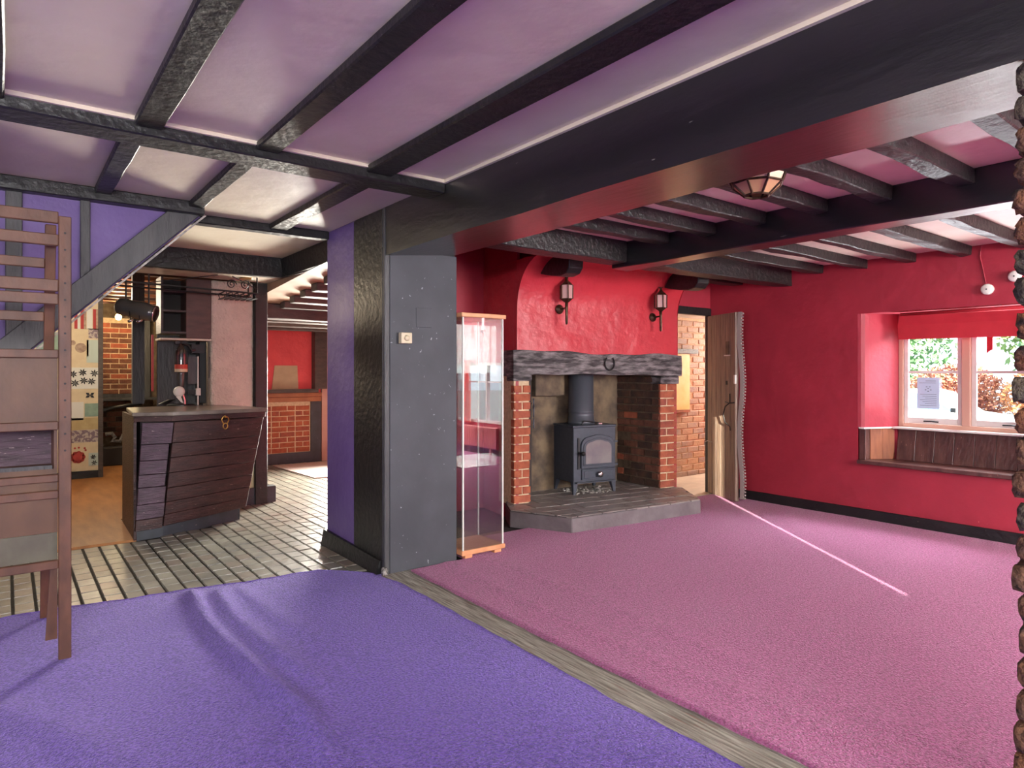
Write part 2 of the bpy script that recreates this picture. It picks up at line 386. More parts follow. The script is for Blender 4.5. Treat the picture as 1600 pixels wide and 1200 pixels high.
# quarry tiles: nearest 300 are pieces, the rest one field
TX, TY = .104, .145
tiles = []
for i in range(-8, 44):
    for k in range(-2, 40):
        x, y = .34 + i * TX, 4.055 + k * TY; cx, cy = x + TX / 2, y + TY / 2
        if y > 9.36 or x > 4.4: continue
        if y > 5.70 and cx < .80: continue
        if cx > 1.88 and cy < 4.88: continue
        if cx > 2.25 and cy < 5.45: continue
        if .78 < cx < 1.6 and cy > 5.80 + (cx - .8) * .37 and cy < 6.6: continue
        if cy > 4.45 - .127 * cx + .0 or True:
            if cy < 4.25 - .127 * cx: continue
        d = (Vector((cx, cy, 0)) - C0); dz = d.dot(FW); uu = 800 + F_PX * d.dot(RT) / dz
        if uu < -60 and dz > 0: continue
        tiles.append((dz, x, y))
tiles.sort()
tms = {}
def tile_mesh(var, mat):
    if (var, mat) not in tms:
        j = lambda: random.uniform(-.0015, .0015); a, b, h = TX - .013, TY - .009, .012; e = .003
        mb = MB(); mb.hexa([(0, 0, -h), (a, 0, -h), (a, b, -h), (0, b, -h), (e, e, j()), (a - e, e, j()), (a - e, b - e, j()), (e, b - e, j())])
        tms[(var, mat)] = mb.mesh('tile', mat)
    return tms[(var, mat)]
rest = MB()
for n, (dz, x, y) in enumerate(tiles):
    px, py = x + .0065, y + .003
    mt = random.choices(['tile_grey', 'tile_brown', 'tile_pale'], [5, 2 if y < 6 else 1, 3])[0]
    if n < 300:
        o = link('tile', tile_mesh(random.randrange(4), mt), floor); o.location = (px, py, random.uniform(-.0012, .0012))
    else:
        rest.mi = ['tile_grey', 'tile_brown', 'tile_pale'].index(mt); a, b = TX - .013, TY - .006; z = random.uniform(-.001, .001)
        rest.add([(px, py, z), (px + a, py, z), (px + a, py + b, z), (px, py + b, z), (px, py, -.012), (px + a, py, -.012), (px + a, py + b, -.012), (px, py + b, -.012)],
                 [(0, 1, 2, 3), (4, 5, 1, 0), (5, 6, 2, 1), (6, 7, 3, 2), (7, 4, 0, 3)])
o = rest.build('tile_field', ['tile_grey', 'tile_brown', 'tile_pale'], floor); o['kind'] = 'stuff'
S('floor', MB().box(-1.2, .80, 5.845, 6.72, -.012, .008).box(-1.2, 1.66, 6.72, 7.0, -.012, .008).box(-1.2, 1.90, 7.0, 11.3, -.012, .008), 'plywood', 'orange brown plywood floor behind the bar counter', 'floor')
S('floor', MB().box(5.44, 8.5, 4.30, 5.2, -.012, .014), 'hall_floor', 'pale stone hall floor beyond the plank door', 'floor')

# right wall with the window recess and a second window further along
w = MB(); holes(w, 'x', 6.01, 6.45, -2.7, 4.352, -.1, 2.35, [(1.25, 2.80, .50, 1.82), (-2.55, -.35, .50, 1.45)])
w.prism([(6.01, 2.80), (6.016, 2.775), (6.035, 2.75), (6.07, 2.732), (6.36, 2.605), (6.45, 2.605), (6.45, 2.80)], .815, 1.82)
w.prism([(6.01, 1.25), (6.45, 1.25), (6.45, 1.44), (6.36, 1.44), (6.03, 1.29)], .815, 1.82)
w.box(6.35, 6.45, 1.44, 2.605, .50, .815); w.box(6.325, 6.45, 2.60, 2.80, .50, .815); w.box(6.325, 6.45, 1.25, 1.44, .50, .815); w.box(6.35, 6.45, 1.44, 2.605, 1.755, 1.82)
S('wall_right', w, 'red_plaster', 'dark red plaster wall with the deep window recess and seat', 'wall')
# cracked plaster fillets below the trimmer end
b = MB().box(5.985, 6.012, -2.6, 4.05, 0, .10)
S('baseboard_right', b, 'black_wood', 'scuffed black skirting board along the red window wall', 'skirting', bevel=.004)
w = MB(); w.box(5.36, 6.05, 4.352, 4.40, 1.985, 2.35); w.box(6.05, 8.5, 4.352, 4.40, -.1, 2.35)
S('wall_back', w, 'red_plaster', 'short red wall above the plank door', 'wall')
S('trim_1', MB().box(5.38, 6.008, 4.335, 4.40, 1.905, 1.985), 'black_wood', 'black timber head over the plank doorway', 'lintel', bevel=.004)
S('trim_2', MB().box(5.985, 6.05, 4.352, 4.40, 0, 1.905), 'black_wood', 'dark door jamb post beside the open plank door', 'door jamb', bevel=.003)
S('wall_alcove', MB().box(2.30, 4.65, 5.27, 5.42, -.1, 2.66), 'red_plaster', 'dark red wall at the back of the alcove beside the chimney', 'wall')
# hall
w = MB().box(5.45, 8.5, 5.23, 5.35, -.1, 2.35); hallw = S('wall_hall', w, 'mortar', 'pale brick wall of the hall seen through the open doorway', 'wall')
S('wall_hall_end', MB().box(8.5, 8.6, 4.35, 5.35, -.1, 2.35), 'hall_white', 'white end wall of the hall', 'wall')
S('wall_hall_inner', MB().box(5.40, 5.45, 4.405, 5.27, -.1, 2.35), 'hall_white', 'white inner wall of the hall behind the chimney', 'wall')
S('ceiling', MB().box(5.40, 8.6, 4.40, 5.35, 1.98, 2.05), 'hall_white', 'cracked white ceiling of the hall', 'ceiling')
def hallmat(x, z): return random.choice(['brick_hall', 'brick_hall_b', 'brick_hall_c'])
bricks(hallw, (6.30, 5.23, 0), (1, 0, 0), (0, -1, 0), .95, 1.98, hallmat, bl=.225, keep=lambda x, z: not (x < .49 and .78 < z < 1.56))
h = thing('serving_hatch', 'board coloured as if lit warm yellow, with a dark lintel set in the hall brick wall', 'hatch', (6.55, 5.22, 0))
MB().box(-.24, .215, -.02, .01, .84, 1.53).build('board', 'hatch_lit', h); MB().box(-.24, .36, -.045, .005, 1.535, 1.59).build('lintel', 'far_timber', h); MB().box(-.24, .20, -.04, .005, .81, .838).build('ledge', 'rail_oak', h)

# pillar between the rooms
pil = thing('wall_middle', 'stub of wall carrying the heavy beam, purple, black and grey', 'wall', (0, 0, 0), kind='structure')
MB().box(1.93, 2.475, 4.34, 4.83, -.02, 2.36).build('purple_plaster', 'purple_plaster', pil, bevel=.006)
beam_mb = MB().box(1.925, 2.475, 3.885, 4.34, -.02, 2.36); beam_mb.build('corner_post', 'black_wood', pil, bevel=.008)
MB().box(1.965, 2.475, 3.866, 3.885, -.01, 2.10).build('panel', 'panel_grey', pil, bevel=.003)
MB().box(1.925, 1.962, 3.862, 3.885, -.01, 2.36).build('corner_strip', 'stud_grey', pil, bevel=.004)
MB().box(2.155, 2.275, 3.862, 3.867, 1.60, 1.73).build('blanking_plate', 'panel_grey', pil, bevel=.002)
pl = MB(); pl.hexa([(1.885, 3.90, .0), (1.925, 3.90, 0), (1.93, 4.84, 0), (1.885, 4.84, 0), (1.91, 3.90, .085), (1.925, 3.90, .085), (1.93, 4.84, .115), (1.905, 4.84, .115)]); pl.build('skirting', 'black_wood', pl and pil)
S('trim_3', MB().box(1.90, 2.16, -2.6, 3.866, -.015, .002), 'sill_wood', 'worn grey timber sill in the floor between the two carpets', 'sill')

# rear and left walls (behind the camera), plus an added opening and curtains leaving a sun slit
w = MB(); holes(w, 'y', -2.75, -2.6, -3.6, 6.45, -.1, 2.42, [(.9, 1.75, .6, 2.25)])
S('wall_rear', w, 'purple_plaster', 'rear wall of both rooms', 'wall')
S('wall_left', MB().box(-3.6, -3.5, -2.6, 11.6, -.1, 2.42), 'purple_plaster', 'purple wall at the side of the main room', 'wall')
tag(MB().box(.88, 1.150, -2.600, -2.596, .55, 2.3).build('window_curtain', 'red_fabric'), 'unseen red curtain added at the rear opening to narrow the sun, wider half', 'curtain')
t = MB().box(1.190, 1.77, -2.600, -2.596, .55, 2.3); t.box(1.150, 1.190, -2.600, -2.596, .55, .835); t.box(1.150, 1.190, -2.600, -2.596, 2.15, 2.3)
tag(t.build('window_curtain', 'red_fabric'), 'unseen red curtain added at the rear opening, trimming the sun slit', 'curtain')

# ceilings
S('ceiling', MB().box(-3.6, 1.96, -2.7, 4.84, ZC, ZC + .06).box(-3.6, 2.06, 4.84, 6.25, ZC, ZC + .06), 'ceiling_plaster', 'off white plaster ceiling between black battens in the main room', 'ceiling')
S('ceiling', MB().box(2.0, 6.45, -2.7, 3.6, ZR, ZR + .06).box(3.75, 6.45, 3.6, 5.3, ZR, ZR + .06), 'red_room_ceiling', 'pale plaster ceiling between rough joists in the red room', 'ceiling')
S('ceiling', MB().box(-3.6, 2.02, 6.25, 11.6, 2.33, 2.39), 'far_timber', 'dark boarded ceiling over the bar', 'ceiling')
zf = lambda y: 2.19 - (y - 5.3) * .068
S('ceiling', MB().hexa([(2.06, 5.42, zf(5.42)), (4.65, 5.42, zf(5.42)), (4.65, 9.65, zf(9.65)), (2.06, 9.65, zf(9.65)), (2.06, 5.42, 2.45), (4.65, 5.42, 2.45), (4.65, 9.65, 2.45), (2.06, 9.65, 2.45)]).box(2.06, 2.30, 4.83, 5.42, 2.21, 2.45), 'far_ceiling', 'low sloping salmon ceiling of the far room', 'ceiling')

S('ceiling', MB().box(2.2, 3.8, 3.5, 5.4, 2.64, 2.70), 'red_plaster', 'high red ceiling of the alcove beside the chimney', 'ceiling')
S('wall_alcove_side', MB().box(2.36, 2.475, 3.60, 5.3, 2.36, 2.66).box(2.30, 2.475, 4.83, 5.3, -.1, 2.40).box(2.36, 3.7, 3.55, 3.61, 2.35, 2.66).box(3.70, 3.80, 3.55, 5.3, 2.29, 2.66), 'red_plaster', 'red wall of the alcove behind the pillar', 'wall')
# far room
far = S('wall_far', MB().box(1.95, 4.65, 9.5, 9.65, -.1, 2.35), 'red_far', 'bright red wall of the far room above a brick dado', 'wall')
S('wall_far_side', MB().box(4.62, 4.72, 5.42, 9.65, -.1, 2.35), 'pink_wall', 'pink side wall of the far room', 'wall')
MB().box(2.5, 3.53, 9.47, 9.50, .14, .88).build('mortar_bed', 'mortar', far)
bricks(far, (2.52, 9.47, .15), (1, 0, 0), (0, -1, 0), 1.0, .72, ['brick_a', 'brick_a', 'brick_b', 'brick_c'], bl=.225, depth=.02, flemish=True)
MB().box(2.3, 3.68, 9.44, 9.50, -.01, .15).build('skirting', 'slate_plinth', far)
MB().box(2.3, 3.68, 9.42, 9.50, .88, .945).build('dado_rail', 'rail_oak', far); MB().box(2.3, 3.68, 9.41, 9.50, .95, 1.005).build('dado_rail', 'rail_oak', far)
MB().box(2.3, 3.62, 9.38, 9.50, 1.01, 1.06).build('dado_cap', 'far_timber', far)
MB().box(3.53, 3.68, 9.44, 9.50, .15, .88).build('post', 'slate_plinth', far)
MB().box(3.56, 3.74, 9.36, 9.50, 1.06, 2.33).build('post', 'far_timber', far)
MB().box(3.70, 4.62, 9.46, 9.50, -.01, 2.33).build('pink_panel', 'pink_wall', far)
MB().extr([(2.98, 9.497, 1.06), (3.36, 9.497, 1.06), (3.345, 9.497, 1.40), (3.02, 9.497, 1.40)], (0, -.01, 0)).build('bare_patch', 'beige_patch', far)
# bar back wall and wallpapered wall
bw = S('wall_bar', MB().box(-.3, 2.0, 11.3, 11.5, -.1, 2.35), 'mortar_soot', 'dim brick wall behind the bar', 'wall')
S('wall_bar_side', MB().box(1.95, 2.02, 6.9, 11.3, -.1, 2.35), 'far_timber', 'dark boarded wall beside the bar', 'wall')
MB().box(1.06, 1.54, 11.27, 11.30, .95, 2.10).build('mortar_panel', 'mortar', bw)
bricks(bw, (1.10, 11.27, .98), (1, 0, 0), (0, -1, 0), .40, 1.08, ['brick_dark', 'brick_dark', 'brick_b'], bl=.22, depth=.02)
bricks(bw, (.95, 11.29, .35), (1, 0, 0), (0, -1, 0), .62, .55, ['brick_sooty', 'brick_dark'], bl=.22, depth=.02)
for x0, x1, z0, z1 in ((1.02, 1.10, .90, 2.1), (1.50, 1.72, .90, 2.1), (1.10, 1.50, .90, .985)):
    MB().box(x0, x1, 11.22, 11.28, z0, z1).build('frame_timber', 'stud_grey', bw)
S('wall_wallpaper', MB().box(-3.5, .90, 9.6, 9.72, -.01, 2.33), 'paper_cream', 'wall papered with a patchwork of vintage patterns behind the stair', 'wall')

# stair wall: purple infill, studs, raking string and the sloping underside
YS = 4.5
st = thing('wall_stair', 'purple timber framed stair wall with a raking black string', 'wall', kind='structure')
MB().extr([(-3.5, YS + .02, 2.36), (-3.5, YS + .02, -.01), (-1.32, YS + .02, -.01), (.98, YS + .02, 2.29), (.98, YS + .02, 2.36)], (0, .08, 0)).build('infill_panel', 'purple_plaster', st)
for x0, x1, zb in ((-.62, -.52, .78), (-.005, .07, 1.42), (.335, .385, 1.76)):
    MB().hexa([(x0, YS, zb), (x1, YS, zb), (x1, YS + .03, zb), (x0, YS + .03, zb), (x0, YS, 2.30), (x1, YS, 2.30), (x1, YS + .03, 2.30), (x0, YS + .03, 2.30)]).build('stud', 'stud_grey', st, bevel=.004)
MB().extr([(-1.34, YS - .012, -.02), (.985, YS - .012, 2.305), (.80, YS - .012, 2.305), (-1.34, YS - .012, .165)], (0, .05, 0)).build('string', 'stud_grey', st, bevel=.004)
MB().extr([(-1.33, YS - .012, -.03), (.99, YS - .012, 2.29), (1.005, YS - .012, 2.29), (-1.315, YS - .012, -.03)], (0, 1.0, 0)).build('soffit_board', 'edge_pale', st)
S('trim_6', MB().box(-3.5, 1.928, 3.112, 3.129, 2.343, ZC).box(1.912, 1.929, -2.6, 3.112, 2.343, ZC), 'ceiling_plaster', 'pale plaster bead where the white ceiling meets the black beams', 'plaster bead')
# ================================================================== BEAMS AND JOISTS
mb = MB(); n = 14
rg = []
for i in range(n + 1):
    y = -2.6 + (3.866 + 2.6) * i / n; j = lambda: random.uniform(-.004, .004)
    rg += [(1.93, y, ZC), (2.45, y, ZC), (2.455 + j(), y, 2.108 + j()), (1.93 + j(), y, 2.052 + j())]
fs = [(3, 2, 1, 0), tuple(4 * n + k for k in range(4))]
for i in range(n):
    for k in range(4): fs.append((4 * i + k, 4 * i + (k + 1) % 4, 4 * i + 4 + (k + 1) % 4, 4 * i + 4 + k))
tag(mb.add(rg, fs).build('ceiling_beam', 'black_beam'), 'massive black boxed beam dividing the purple and red carpets', 'beam')
ORD = ['first', 'second', 'third', 'fourth', 'fifth', 'sixth', 'seventh', 'eighth', 'ninth', 'tenth', 'eleventh']
def joist(name, label, cat, group, p0, p1, w, h, mat, jit=.004, n=8):
    return tag(beam(p0, p1, w, h, n, jit).build(name, mat, bevel=.006), label, cat, group)
joist('ceiling_beam', 'black cross beam on the white ceiling ending against the massive beam', 'beam', None, (-3.5, 3.215, ZC), (1.93, 3.215, ZC), .17, .066, 'black_wood', .003, 14)
joist('ceiling_beam', 'black beam along the top of the purple stair wall', 'beam', None, (-3.5, 4.49, ZC), (.985, 4.49, ZC), .09, .075, 'black_wood', .002, 10)
joist('ceiling_beam', 'thin black batten meeting the top of the purple pillar face', 'beam', None, (.985, 4.83, ZC), (1.93, 4.83, ZC), .09, .06, 'black_wood', .002)
for q, (x, w) in enumerate(((1.53, .14), (.962, .105), (.472, .105), (-.06, .11), (-.6, .1), (-1.2, .1))):
    L1 = ORD[q] + ' flat black batten from the massive beam on the white ceiling'
    joist('ceiling_batten', L1, 'batten', 'ceiling battens over the purple carpet',
          (x, -2.6, ZC), (x, 3.13, ZC), w, .036, 'black_wood', .003, 12)
for q, (x, w, y1) in enumerate(((.935, .085, 4.60), (.44, .085, 4.445), (-.1, .08, 4.445), (-.62, .08, 4.445))):
    joist('ceiling_batten', ORD[q + 1] + ' short black batten from the purple pillar, behind the cross beam', 'batten', 'short ceiling battens by the stair', (x, 3.30, ZC), (x, y1, ZC), w, .036, 'black_wood', .003, 6)
joist('ceiling_batten', 'short black ceiling batten beside the purple pillar face', 'batten', None, (1.545, 3.30, ZC), (1.545, 4.785, ZC), .12, .036, 'black_wood', .003, 6)
# red room
joist('ceiling_beam', 'long black beam across the red room under the rough joists', 'beam', None, (3.81, -2.6, ZR), (3.81, 3.60, ZR), .18, .19, 'black_beam', .004, 14)
joist('ceiling_beam', 'black boarded trimmer beam between the massive beam and the chimney cove', 'beam', None, (2.45, 3.52, ZR), (3.72, 3.52, ZR), .18, .16, 'joist_wood', .003, 6)
joist('ceiling_beam', 'thick rough hewn trimmer with its end in the red window wall', 'beam', None, (3.90, 3.51, ZR), (6.0, 3.51, ZR), .19, .155, 'joist_wood', .009, 10)
joist('ceiling_beam', 'slim dark beam over the plank door', 'beam', None, (5.2, 4.02, ZR), (6.01, 4.02, ZR), .14, .09, 'joist_wood', .004, 5)
for q, y in enumerate((3.02, 2.64, 2.27, 1.89, 1.54, 1.17, .80, .42, .04, -.34, -.72)):
    joist('ceiling_joist', ORD[q] + ' rough joist from the chimney trimmer, beside the massive beam', 'joist', 'joists over the middle of the red room', (2.45, y + .055, ZR), (3.72, y + .055, ZR), .092, .078, 'joist_wood', .008, 7)
for q, y in enumerate((3.09, 2.70, 2.31, 1.91, 1.52, 1.13, .74, .35, -.04, -.43)):
    joist('ceiling_joist', ORD[q] + ' rough joist from the thick trimmer, ending in the red window wall', 'joist', 'joists along the window wall', (3.90, y + .05, ZR), (5.995, y + .05, ZR), .086, .075, 'joist_wood', .008, 9)
# far room and bar
for k in range(10):
    y = 5.70 + k * .365
    if abs(y - 7.40) < .16: y += .17
    joist('ceiling_joist', ORD[9 - k] + ' dark joist from the bright red wall of the far room', 'joist', 'joists of the far room', (2.22 + (y - 4.84) * .061, y, zf(y)), (4.62, y, zf(y)), .15, .07, 'far_timber', .004, 5)
joist('ceiling_beam', 'heavy grey beam across the far room', 'beam', None, (2.05, 7.40, zf(7.4)), (4.62, 7.40, zf(7.4)), .22, .16, 'far_timber', .006, 6)
for k in range(10):
    y = 7.1 + k * .42
    joist('ceiling_joist', ORD[k] + ' narrow brown slat behind the bulkhead over the bar', 'joist', 'slats over the bar', (-.4, y, 2.33), (1.94, y, 2.33), .10, .06, 'dark_cabinet' if k % 2 else 'rail_oak', .003, 4)
bk = thing('trim_4', 'black bulkhead with a pale underside around the bar opening', 'bulkhead', kind='structure')
MB().box(-1.6, 2.03, 6.17, 6.25, 2.18, ZC).build('fascia', 'black_wood', bk, bevel=.003)
MB().box(2.03, 2.06, 4.84, 6.25, 2.18, ZC).build('fascia', 'black_wood', bk, bevel=.003)
MB().prism([(-1.6, 6.255), (2.03, 6.255), (2.065, 4.84), (2.20, 4.84), (2.36, 7.45), (2.08, 7.40), (2.06, 6.66), (-1.6, 6.60)], 2.182, 2.2).build('soffit', 'bulk_soffit', bk)
dl = thing('downlight', 'round brass downlight in the bulkhead underside above the white wall', 'downlight', (1.78, 6.42, 2.182))
MB().lathe([(.035, -.004), (.06, -.008), (.062, 0), (.035, 0)], n=20).build('rim', 'brass', dl, smooth=True); MB().lathe([(.034, -.003), (.034, -.001)], n=16).build('lens', 'black_plastic', dl)
tag(MB().tube([(2.0, 6.16, 2.35), (2.015, 6.15, 2.30), (2.02, 6.13, 2.22), (2.03, 6.0, 2.175), (2.04, 5.6, 2.165), (2.0, 5.0, 2.172)], .004, 6).build('cable', 'stud_grey'), 'thin grey cable looped over the bulkhead corner', 'cable')

# ================================================================== CARPETS AND WHAT LIES ON THE FLOOR
def seg_d(p, pts):
    best = 9; bt = 0
    for i in range(len(pts) - 1):
        a, b = pts[i], pts[i + 1]; ab = (b[0] - a[0], b[1] - a[1]); L = ab[0] ** 2 + ab[1] ** 2
        t = max(0, min(1, ((p[0] - a[0]) * ab[0] + (p[1] - a[1]) * ab[1]) / L)); q = (a[0] + ab[0] * t, a[1] + ab[1] * t)
        d = math.hypot(p[0] - q[0], p[1] - q[1])
        if d < best: best = d; bt = (i + t) / (len(pts) - 1)
    return best, bt
def P2(*px): return [tuple(onz(u, v)[:2]) for u, v in px]
ridges = [(P2((300, 932), (322, 975), (352, 1010), (405, 1060), (470, 1112), (505, 1170), (530, 1230)), .035, .040),
          (P2((340, 930), (372, 975), (410, 1010), (450, 1040), (520, 1085)), .028, .045),
          (P2((375, 925), (430, 965), (500, 1005)), .012, .05),
          (P2((0, 1115), (80, 1140), (150, 1175), (200, 1230)), .014, .08),
          (P2((280, 1000), (300, 1060), (330, 1130)), .008, .06)]
def pymax(x):
    if x < -.3: return 4.43
    if x < 1.63: return 4.40 - .127 * (x + .03) + .012 * math.sin(9 * x) + .006 * math.sin(31 * x)
    return 4.19 - (x - 1.63) * .95
def pz(x, y):
    z = .013 + .003 * math.sin(5 * x + 2 * y) * math.sin(4 * y - x)
    if -.6 < x < 2 and y > .6:
        for pts, h, s in ridges:
            d, t = seg_d((x, y), pts)
            if d < .25: z += h * math.exp(-(d / s) ** 2) * min(1, (1.02 - t) * 3)
    if x > 1.78: z -= .010 * min(1, (x - 1.78) / .13)
    return z
mb = MB(); xs = [-3.45 + i * .09 for i in range(32)] + [-.6 + i * .03 for i in range(85)]; xs = [x for x in xs if x < 1.92] + [1.925]
ys = [i / 150 for i in range(151)]
for x in xs:
    ym = pymax(x)
    for t in ys:
        tt = t ** .8; y = -2.55 + (ym + 2.55) * tt
        mb.v.append((x + (.006 * math.sin(2.3 * y) + .003 * math.sin(23 * y) if x > 1.9 else 0), y, pz(x, y)))
ny = len(ys)
for i in range(len(xs) - 1):
    for k in range(ny - 1): mb.f.append((i * ny + k, (i + 1) * ny + k, (i + 1) * ny + k + 1, i * ny + k + 1)); mb.m.append(0)
base = len(mb.v)
edge = [i * ny + ny - 1 for i in range(len(xs))] + [(len(xs) - 1) * ny + k for k in range(ny - 2, -1, -1)]
for e in edge: x, y, z = mb.v[e]; mb.v.append((x, y, -.004))
for q in range(len(edge) - 1): mb.f.append((edge[q], base + q, base + q + 1, edge[q + 1])); mb.m.append(0)
tag(mb.build('carpet', 'purple_carpet', smooth=True), 'rucked purple carpet over the floor of the main room', 'carpet')
def rz_(x, y):
    z = .013
    z += .006 * math.exp(-((x - 2.34 - .03 * math.sin(2 * y)) / .05) ** 2) + .005 * math.exp(-((x - 2.62 + .04 * math.sin(1.5 * y)) / .06) ** 2)
    return z + .0015 * math.sin(6 * x + y) * math.sin(5 * y)
mb = MB(); xs = [2.085 + i * .035 for i in range(30)] + [3.15 + i * .0815 for i in range(36)]; ys = [-2.55 + i * .055 for i in range(125)]; ny = len(ys)
for x in xs:
    for y in ys:
        xx = x + (.008 * math.sin(2 * y) + .003 * math.sin(17 * y) + .002 * math.sin(53 * y) if x < 2.1 else 0)
        mb.v.append((xx, y, rz_(x, y)))
used = []
for i in range(len(xs) - 1):
    for k in range(ny - 1):
        if ys[k + 1] > 3.87 and xs[i] < 2.48: continue
        if ys[k] > 4.30: continue
        cx_, cy_ = (xs[i] + xs[i + 1]) / 2, (ys[k] + ys[k + 1]) / 2
        if cy_ > 4.02 - .10 * (cx_ - 3.6) and 3.66 < cx_ < 5.0: continue
        if cx_ < 2.33 and -.04 < cy_ < .47: continue
        mb.f.append((i * ny + k, (i + 1) * ny + k, (i + 1) * ny + k + 1, i * ny + k + 1)); mb.m.append(0)
kmax = max(k for k in range(ny) if ys[k] <= 3.87); base = len(mb.v)
for k in range(kmax + 1): x, y, z = mb.v[k]; mb.v.append((x + .003, y, 0))
for k in range(kmax): mb.f.append((k, k + 1, base + k + 1, base + k)); mb.m.append(0)
tag(mb.build('carpet', 'red_carpet', smooth=True), 'crimson pink carpet across the red room floor', 'carpet')
tag(MB().rbox(1.915, 3.84, .03, .03, .03, .04, .4, .008, 4).build('underlay_tuft', 'ash', smooth=True), 'pale tuft of underlay at the foot of the pillar corner', 'underlay')
mt = MB().extr([(2.93, 9.28, .0), (3.0, 7.9, .0), (4.4, 7.7, .0), (4.4, 9.28, .0)][::-1], (0, 0, .012)); tag(mt.build('floor_mat', 'mat_pale'), 'pale pink mat on the tiles of the far room', 'mat')

# ================================================================== FIREPLACE
FA = -math.atan2(.30, 1.88)
HZ = .14
fp = thing('fireplace', 'red chimney breast over a brick fireplace with a dark oak lintel', 'fireplace', (3.54, 4.61, 0), FA)
# plaster breast: flat face, then a cove running forward to the ceiling
prof = [(0, 1.30), (0, 1.50), (0, 1.70), (0, 1.86)]
for k in range(1, 11):
    a = PI / 2 * k / 10; prof.append((-.43 * (1 - math.cos(a)), 1.86 + .43 * math.sin(a)))
mb = MB(); us = [.035 + (1.895 - .035) * i / 24 for i in range(25)]; npf = len(prof)
for u in us:
    for w_, z in prof:
        bul = .012 * math.sin(PI * (u - .03) / 1.86) + .006 * math.sin(5 * u + 4 * z)
        mb.v.append((u, w_ - bul, z))
for i in range(24):
    for k in range(npf - 1): mb.f.append((i * npf + k, (i + 1) * npf + k, (i + 1) * npf + k + 1, i * npf + k + 1)); mb.m.append(0)
for u in (us[0], us[-1]):          # cheeks
    o = len(mb.v); mb.v += [(u, w_ - .004, z) for w_, z in prof] + [(u, .72, z) for w_, z in prof]
    for k in range(npf - 1):
        f = (o + k, o + k + 1, o + npf + k + 1, o + npf + k); mb.f.append(f if u > 1 else f[::-1]); mb.m.append(0)
br = mb.build('chimney_breast', 'red_chimney', fp, smooth=True)
es = br.modifiers.new('split', 'EDGE_SPLIT'); es.split_angle = 1.0
# side cheeks below the lintel
MB().box(.03, .06, .012, .66, -.01, 1.32).build('cheek', 'red_plaster', fp)
MB().box(.035, .065, .0, .66, 2.2, 2.66).build('cheek', 'red_plaster', fp)
MB().box(1.86, 1.895, .012, .10, -.01, 1.32).build('cheek', 'red_plaster', fp)
# lintel with wavy edges
mb = MB(); n = 26; rg = []
for i in range(n + 1):
    t = i / n; u = -.02 + 1.935 * t
    top = 1.492 - .022 * t + .010 * math.sin(9 * t) + .006 * math.sin(23 * t + 1); bot = 1.280 - .018 * t + .010 * math.sin(PI * t) + .004 * math.sin(19 * t)
    if t < .10: bot -= .012
    fr = -.045 + .006 * math.sin(11 * t) + .004 * math.sin(31 * t)
    rg += [(u, fr + .008, top), (u, fr, (top + bot) / 2), (u, fr + .004, bot), (u, .20, bot), (u, .20, top)]
fs = [(0, 1, 2, 3, 4), tuple(5 * n + k for k in (4, 3, 2, 1, 0))]
for i in range(n):
    for k in range(5): fs.append((5 * i + k, 5 * i + 5 + k, 5 * i + 5 + (k + 1) % 5, 5 * i + (k + 1) % 5))
mb.add(rg, fs).build('lintel', 'lintel_oak', fp, bevel=.006)
MB().box(-.005, .185, -.012, .12, 1.225, 1.275).build('padstone', 'lintel_oak', fp, bevel=.006)
MB().box(1.66, 1.9, -.022, .14, 1.185, 1.262).build('padstone', 'lintel_oak', fp, bevel=.006)
# brick piers
MB().box(.012, .165, .012, .30, HZ - .02, 1.28).build('pier_core', 'mortar', fp)
bricks(fp, (.005, .012, HZ), (1, 0, 0), (0, -1, 0), .175, 1.09, ['brick_a', 'brick_a', 'brick_b'], bl=.18, rag=.010, depth=.05)
MB().box(1.685, 1.88, .014, .10, HZ - .02, 1.26).build('pier_core', 'mortar', fp)
bricks(fp, (1.67, .012, HZ), (1, 0, 0), (0, -1, 0), .222, 1.05, ['brick_a', 'brick_c', 'brick_b'], bl=.19, depth=.04)
# right inner wall of brick, running to the back
p0, p1 = Vector((1.672, .02, 0)), Vector((1.60, .62, 0)); ud = (p0 - p1).normalized(); nd = Vector((-abs(ud.y), ud.x, 0)); 
if nd.x > 0: nd = -nd
q0 = p1 - nd * .012; q1 = p0 - nd * .012
MB().hexa([(q0.x, q0.y, HZ - .02), (q1.x, q1.y, HZ - .02), (q1.x + .12, q1.y, HZ - .02), (q0.x + .12, q0.y, HZ - .02), (q0.x, q0.y, 1.6), (q1.x, q1.y, 1.6), (q1.x + .12, q1.y, 1.6), (q0.x + .12, q0.y, 1.6)]).build('inner_core', 'mortar_soot', fp)
def fire_m(x, z):
    if z > .72: return random.choice(['brick_soot', 'brick_sooty', 'brick_soot'])
    if x < .25: return random.choice(['brick_dark', 'brick_b', 'brick_sooty'])
    return random.choice(['brick_sooty', 'brick_dark', 'brick_sooty', 'brick_dark'])
bricks(fp, (p1.x - nd.x * .012, p1.y - nd.y * .012, HZ), ud, nd, (p0 - p1).length, 1.12, fire_m, bl=.20, depth=.03, proud=.012,
       keep=lambda x, z: not (.05 < x < .12 and (.10 < z < .20 or .42 < z < .52)))
